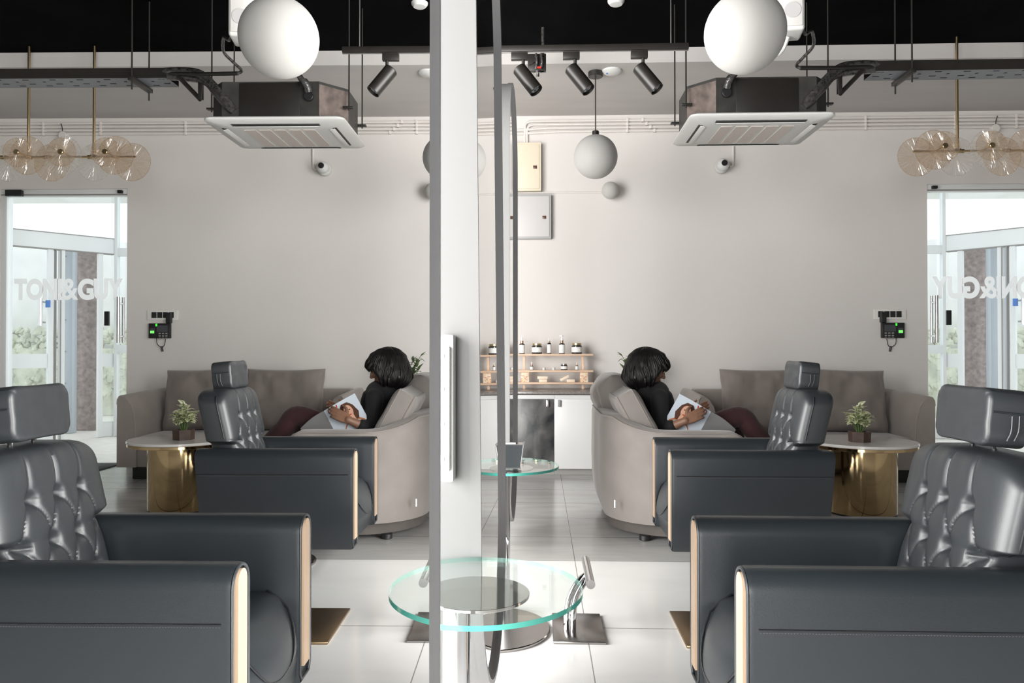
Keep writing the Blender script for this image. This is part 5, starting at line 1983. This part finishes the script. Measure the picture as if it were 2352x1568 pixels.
# cassette air conditioner
az = P(1700, 264, 4.97).z
ax0, ax1, ay0, ay1 = 1.0, 1.955, 4.97, 5.69
acx, acy = (ax0 + ax1) / 2, (ay0 + ay1) / 2
o = thing('cassette_air_conditioner', 'white panelled cassette air conditioner with dark body hung from the ceiling', 'air conditioner', (acx, acy, az))
hw, hd = (ax1 - ax0) / 2, (ay1 - ay0) / 2


def rrect(hx, hy, r, n=5):
    pts = []
    for cx, cy, a0 in ((hx - r, hy - r, 0), (-hx + r, hy - r, PI / 2), (-hx + r, -hy + r, PI), (hx - r, -hy + r, 1.5 * PI)):
        for k in range(n + 1):
            a = a0 + PI / 2 * k / n
            pts.append((cx + r * math.cos(a), cy + r * math.sin(a)))
    return pts


bm = bmesh.new()
rings = []
for (hx, hy, z) in ((hw - 0.01, hd - 0.01, 0.02), (hw, hd, 0.012), (hw, hd, 0.0), (hw - 0.015, hd - 0.015, -0.012), (hw - 0.17, hd - 0.14, -0.030)):
    rings.append([bm.verts.new((a, b, z)) for a, b in rrect(hx, hy, 0.05)])
for A, B in zip(rings, rings[1:]):
    n = len(A)
    for i in range(n):
        bm.faces.new((A[i], A[(i + 1) % n], B[(i + 1) % n], B[i]))
bm.faces.new(rings[0]); bm.faces.new(rings[-1])
pan = obj('ceiling_panel', bm, M['ac_white'], o, smooth=30)
gw, gd = hw - 0.22, hd - 0.15
for k in range(5):
    x0 = -gw + k * 2 * gw / 5
    bm = bmesh.new(); box2(bm, (x0 + 0.012, -gd, -0.034), (x0 + 2 * gw / 5 - 0.012, gd, -0.029)); obj('intake_filter', bm, M['ac_filter'], o, smooth=0)
for (x0, x1, y0, y1) in ((-0.30, 0.30, -hd + 0.055, -hd + 0.105), (-0.30, 0.30, hd - 0.105, hd - 0.055), (-hw + 0.08, -hw + 0.135, -0.22, 0.22), (hw - 0.135, hw - 0.08, -0.22, 0.22)):
    zz = -0.021
    bm = bmesh.new(); box2(bm, (x0, y0, zz - 0.002), (x1, y1, zz + 0.006)); sl = obj('air_outlet', bm, M['slot'], o, smooth=0)
    bm = bmesh.new()
    if x1 - x0 > y1 - y0:
        box(bm, ((x0 + x1) / 2, (y0 + y1) / 2 + 0.006, zz - 0.008), (x1 - x0 - 0.02, 0.034, 0.004), 0.001, mtx=RX(0.25))
    else:
        box(bm, ((x0 + x1) / 2 + 0.004, (y0 + y1) / 2, zz - 0.008), (0.034, y1 - y0 - 0.02, 0.004), 0.001, mtx=RY(0.25))
    obj('louvre', bm, M['ac_white'], sl)
# body above: chamfered box
ch = 0.16
cw, cd, chh = 0.46, 0.31, P(1750, 178, ay0 + 0.06).z - az
poly = [(-cw + ch, -cd), (cw - 0.10, -cd), (cw, -cd + 0.10), (cw, cd - ch), (cw - ch, cd), (-cw + ch, cd), (-cw, cd - ch), (-cw, -cd + ch)]
bm = bmesh.new(); prism(bm, poly, 0.02, chh, lambda a, b, d: Vector((a, b, d))); obj('chassis', bm, M['dark_metal'], o, smooth=0)
bm = bmesh.new(); box2(bm, (-0.17, -cd - 0.006, 0.022), (0.24, -cd, chh - 0.01), 0.003); obj('front_cover', bm, M['black_metal'], o)
bm = bmesh.new()
v_ = [(-cw - 0.002, -cd + ch, 0), (-cw + ch, -cd - 0.002, 0)]
dd = Vector((ch, -ch, 0)).normalized(); nn_ = Vector((-1, -1, 0)).normalized()
A0 = Vector((-cw, -cd + ch, 0)) + nn_ * 0.003
for (u0, u1) in ((0.0, ch * 1.414),):
    vs = [A0 + dd * u0 + Vector((0, 0, 0.022)), A0 + dd * u1 + Vector((0, 0, 0.022)), A0 + dd * u1 + Vector((0, 0, chh - 0.02)), A0 + dd * u0 + Vector((0, 0, chh - 0.02))]
    back_ = [p - nn_ * 0.003 for p in vs]
    F_ = [bm.verts.new(p) for p in vs]; G_ = [bm.verts.new(p) for p in back_]
    bm.faces.new(F_); bm.faces.new(G_[::-1])
    for i in range(4):
        bm.faces.new((F_[i], F_[(i + 1) % 4], G_[(i + 1) % 4], G_[i]))
obj('corner_plate', bm, M['worn_metal'], o, smooth=0)
bm = bmesh.new(); cyl(bm, (-0.235, -cd - 0.001, 0.16), 0.032, 0, 0.03, 24, 0.004, RX(PI / 2)); obj('drain_port', bm, M['black_plastic'], o)
bm = bmesh.new()
tube(bm, curve_pts([(-0.235, -cd - 0.02, 0.19), (-0.225, -cd - 0.045, 0.235), (-0.19, -cd - 0.05, 0.27), (-0.165, -cd - 0.03, 0.33)], 5), [0.026] * 8 + [0.02] * 8, 12)
obj('drain_hose', bm, M['foil'], o)
for (xx, yy) in ((-cw - 0.02, -cd + 0.10), (cw + 0.02, -cd + 0.12), (-cw - 0.02, cd - 0.1), (cw + 0.02, cd - 0.1)):
    bm = bmesh.new(); tube(bm, [(xx, yy, 0.10), (xx, yy, Z_BLACK - az - 0.001)], 0.0055, 8)
    box(bm, (xx * 0.99, yy, 0.12), (0.07, 0.04, 0.012), 0.002)
    obj('hanging_rod', bm, M['black_metal'], o)

# perforated cable tray
YT = 5.2
tz_ = P(2180, 161, YT).z
tx0 = P(2010, 0, YT).x
o = thing('cable_tray', 'long black perforated cable tray under the ceiling, above the chandelier', 'cable tray', (tx0, YT, tz_))
LT = XR - tx0 - 0.005
bm = bmesh.new()
nx_, ny_ = 168, 9
cell, cd_ = LT / nx_, 0.18 / ny_
gv = [[bm.verts.new((i * cell, j * cd_, 0)) for j in range(ny_ + 1)] for i in range(nx_ + 1)]
for i in range(nx_):
    for j in range(ny_):
        hole = (j == 1 and i % 8 in (1, 2)) or (j == 3 and i % 8 in (5,)) or (j == 5 and i % 8 in (1, 2)) or (j == 7 and i % 8 in (5, 6))
        if not hole:
            bm.faces.new((gv[i][j], gv[i + 1][j], gv[i + 1][j + 1], gv[i][j + 1]))
g_ = bmesh.ops.extrude_face_region(bm, geom=bm.faces[:])
bmesh.ops.translate(bm, verts=[e for e in g_['geom'] if isinstance(e, bmesh.types.BMVert)], vec=(0, 0, 0.003))
obj('perforated_base', bm, M['tray'], o, smooth=0)
bm = bmesh.new(); box2(bm, (0, -0.004, 0), (LT, 0, 0.07)); box2(bm, (0, 0.18, 0), (LT, 0.184, 0.07)); obj('side_flange', bm, M['black_metal'], o, smooth=0)
for px in (2089, 2600):
    x = P(px, 0, YT).x - tx0
    bm = bmesh.new()
    box2(bm, (x - 0.02, -0.05, -0.03), (x + 0.02, 0.23, -0.001), 0.003)
    for yy in (-0.03, 0.21):
        tube(bm, [(x, yy, -0.09), (x, yy, Z_BLACK - tz_ - 0.001)], 0.006, 8)
    obj('trapeze_hanger', bm, M['black_metal'], o)
# insulated pipes between the air conditioner and the tray
acr = Vector((ax1 - 0.08, ay0 + 0.03, az + 0.10))
specs = [((0.02, 0.10), 0.030, 'upper black insulated pipe looping from the air conditioner to the cable tray', [(1870, 215), (1898, 183), (1930, 156), (1975, 149), (2030, 150)], 'foil'),
         ((0.06, 0.06), 0.026, 'lower black insulated pipe looping from the air conditioner to the cable tray', [(1862, 232), (1890, 202), (1915, 175), (1955, 165), (2030, 158)], 'foil')]
for (off, r, lab, pxs, mm) in specs:
    bm = bmesh.new()
    pts = [P(1846, 245, 5.02)] + [P(a, b, 5.02 + 0.22 * k / 4) for k, (a, b) in enumerate(pxs)]
    pts[-1].z = max(pts[-1].z, tz_ + 0.005 + r)
    tube(bm, curve_pts(pts, 6), r, 12)
    tag(obj('insulated_pipe', bm, M[mm]), lab, 'pipe', 'insulated pipes at the air conditioner')
bm = bmesh.new()
pts = [P(1838, 156, 5.05), P(1930, 156, 5.08), P(2026, 152, 5.24)]
tube(bm, pts, 0.014, 10)
tag(obj('black_pipe', bm, M['black_metal']), 'straight thin black pipe running left out of the cable tray', 'pipe')
bm = bmesh.new()
q0, q1, q2, q3 = P(1929, 150, 5.15), P(1927, 216, 5.15), P(1983, 160, 5.18), P(1929, 216, 5.15)
box(bm, (q0 + q1) / 2, (0.03, 0.03, abs(q0.z - q1.z)), 0.003)
tube(bm, [q3, q2], 0.016, 10)
tag(obj('pipe_bracket', bm, M['black_metal']), 'black angled bracket under the insulated pipes', 'bracket')

# wall speaker on the ceiling behind the big globe, with its wire
q = P(1802, 82, 4.4)
o = thing('ceiling_speaker', 'white box speaker on a ceiling arm, half hidden by the big globe', 'speaker', (q.x, 4.4, q.z), (0, 0, -0.15))
bm = bmesh.new(); box2(bm, (-0.10, -0.08, 0.0), (0.10, 0.10, 0.36), 0.018, 4); obj('cabinet', bm, M['white_plastic'], o)
bm = bmesh.new(); box2(bm, (-0.085, -0.088, 0.02), (0.085, -0.078, 0.34), 0.004); gr = obj('grille', bm, M['grille'], o)
bm = bmesh.new(); cyl(bm, (0.03, -0.0885, 0.11), 0.045, 0, 0.003, 28, 0, RX(PI / 2)); obj('driver', bm, M['cone'], gr)
bm = bmesh.new(); cyl(bm, (0.0, -0.0885, 0.27), 0.03, 0, 0.003, 24, 0, RX(PI / 2)); obj('driver', bm, M['cone'], gr)
bm = bmesh.new()
tube(bm, curve_pts([(0.02, 0.02, 0.004), (0.0, 0.06, -0.05), (-0.02, 0.15, -0.04), (-0.02, 0.20, 0.1)], 6), 0.016, 10)
tube(bm, [(-0.02, 0.20, 0.08), (-0.02, 0.20, Z_BLACK - q.z)], 0.014, 10)
obj('mounting_arm', bm, M['white_plastic'], o)
bm = bmesh.new()
tube(bm, curve_pts([P(1841, 60, 4.45), P(1850, 78, 4.5), P(1865, 72, 4.6), P(1868, 105, 4.8), P(1845, 132, 4.95), P(1829, 150, 5.05), P(1842, 157, 5.06)], 6), 0.010, 8)
tag(obj('speaker_wire', bm, M['foil']), 'black wire dangling from the white speaker to the thin pipe', 'wire')

# chandelier of rippled glass discs
HY = 6.2
cz = P(2200, 347, HY).z
hx0 = P(2110, 0, HY).x
o = thing('disc_chandelier', 'long brass chandelier of overlapping rippled glass discs', 'chandelier', (hx0, HY, cz))
HL = 1.75
bm = bmesh.new(); tube(bm, [(-0.05, 0, 0), (HL, 0, 0)], 0.009, 10); obj('arm_bar', bm, M['brass'], o)
for px in (2197, 2357):
    x = P(px, 0, HY).x - hx0
    bm = bmesh.new(); tube(bm, [(x, 0, 0), (x, 0, (Z_BLACK if HY < Y_STEP else Z_GREY) - cz - 0.001)], 0.011, 10)
    box(bm, (x, 0, 0), (0.05, 0.036, 0.036), 0.004)
    obj('hanging_rod', bm, M['brass'], o)


def disc(r, m, x, y, z, tilt, name='glass_disc'):
    bm = bmesh.new()
    seg = 144
    rows = 5
    rnd2 = random.Random(int(x * 1000) + int(y * 977))
    prof = [rnd2.uniform(-1, 1) for _ in range(seg)]
    top, bot = [], []
    for i in range(1, rows + 1):
        rr_ = r * i / rows
        T_, B_2 = [], []
        for k in range(seg):
            a = 2 * PI * k / seg
            wv = 0.0040 * (prof[k] * 0.7 + 0.5 * (1 if k % 2 else -1)) * min(1.0, rr_ / (0.3 * r)) 
            T_.append(bm.verts.new((rr_ * math.cos(a), -0.003 + wv * 0.6, rr_ * math.sin(a))))
        top.append(T_)
    for A, B in zip(top, top[1:]):
        for k in range(seg):
            bm.faces.new((A[k], A[(k + 1) % seg], B[(k + 1) % seg], B[k]))
    bm.faces.new(top[0])
    tube(bm, [(r * math.cos(2 * PI * k / 64), -0.003, r * math.sin(2 * PI * k / 64)) for k in range(64)], 0.0022, 5, closed=True)
    d = obj(name, bm, M[m], o, loc=(x, y, z), rot=(0, 0, tilt), smooth=0)
    return d


dx = P(2152, 0, HY).x - hx0
step = (P(2258, 0, HY).x - P(2152, 0, HY).x)
nd = 0
x = dx
while x < HL - 0.1:
    disc(0.158, 'ripple' if nd % 2 else 'ripple_amber', x - 0.055 + 0.07 * (nd % 2), -0.05, 0.0, 0.06)
    disc(0.118, 'ripple_amber', x - 0.0, -0.10, 0.015, -0.05)
    disc(0.158, 'ripple_amber' if nd % 2 == 0 else 'ripple', x - 0.14 if nd == 0 else x - 0.19, 0.06, -0.03, 0.05)
    bm = bmesh.new(); tube(bm, [(x, 0.08, 0.012), (x, -0.105, 0.015)], 0.006, 8); cyl(bm, (x, -0.104, 0.015), 0.022, 0, 0.018, 20, 0.003, RX(PI / 2)); obj('disc_boss', bm, M['brass'], o)
    x += step
    nd += 1
for k in range(nd):
    bm = bmesh.new(); tube(bm, [(dx + step * (k + 0.42), 0, 0), (dx + step * (k + 0.56), 0, 0)], 0.017, 12); obj('bar_collar', bm, M['brass'], o)
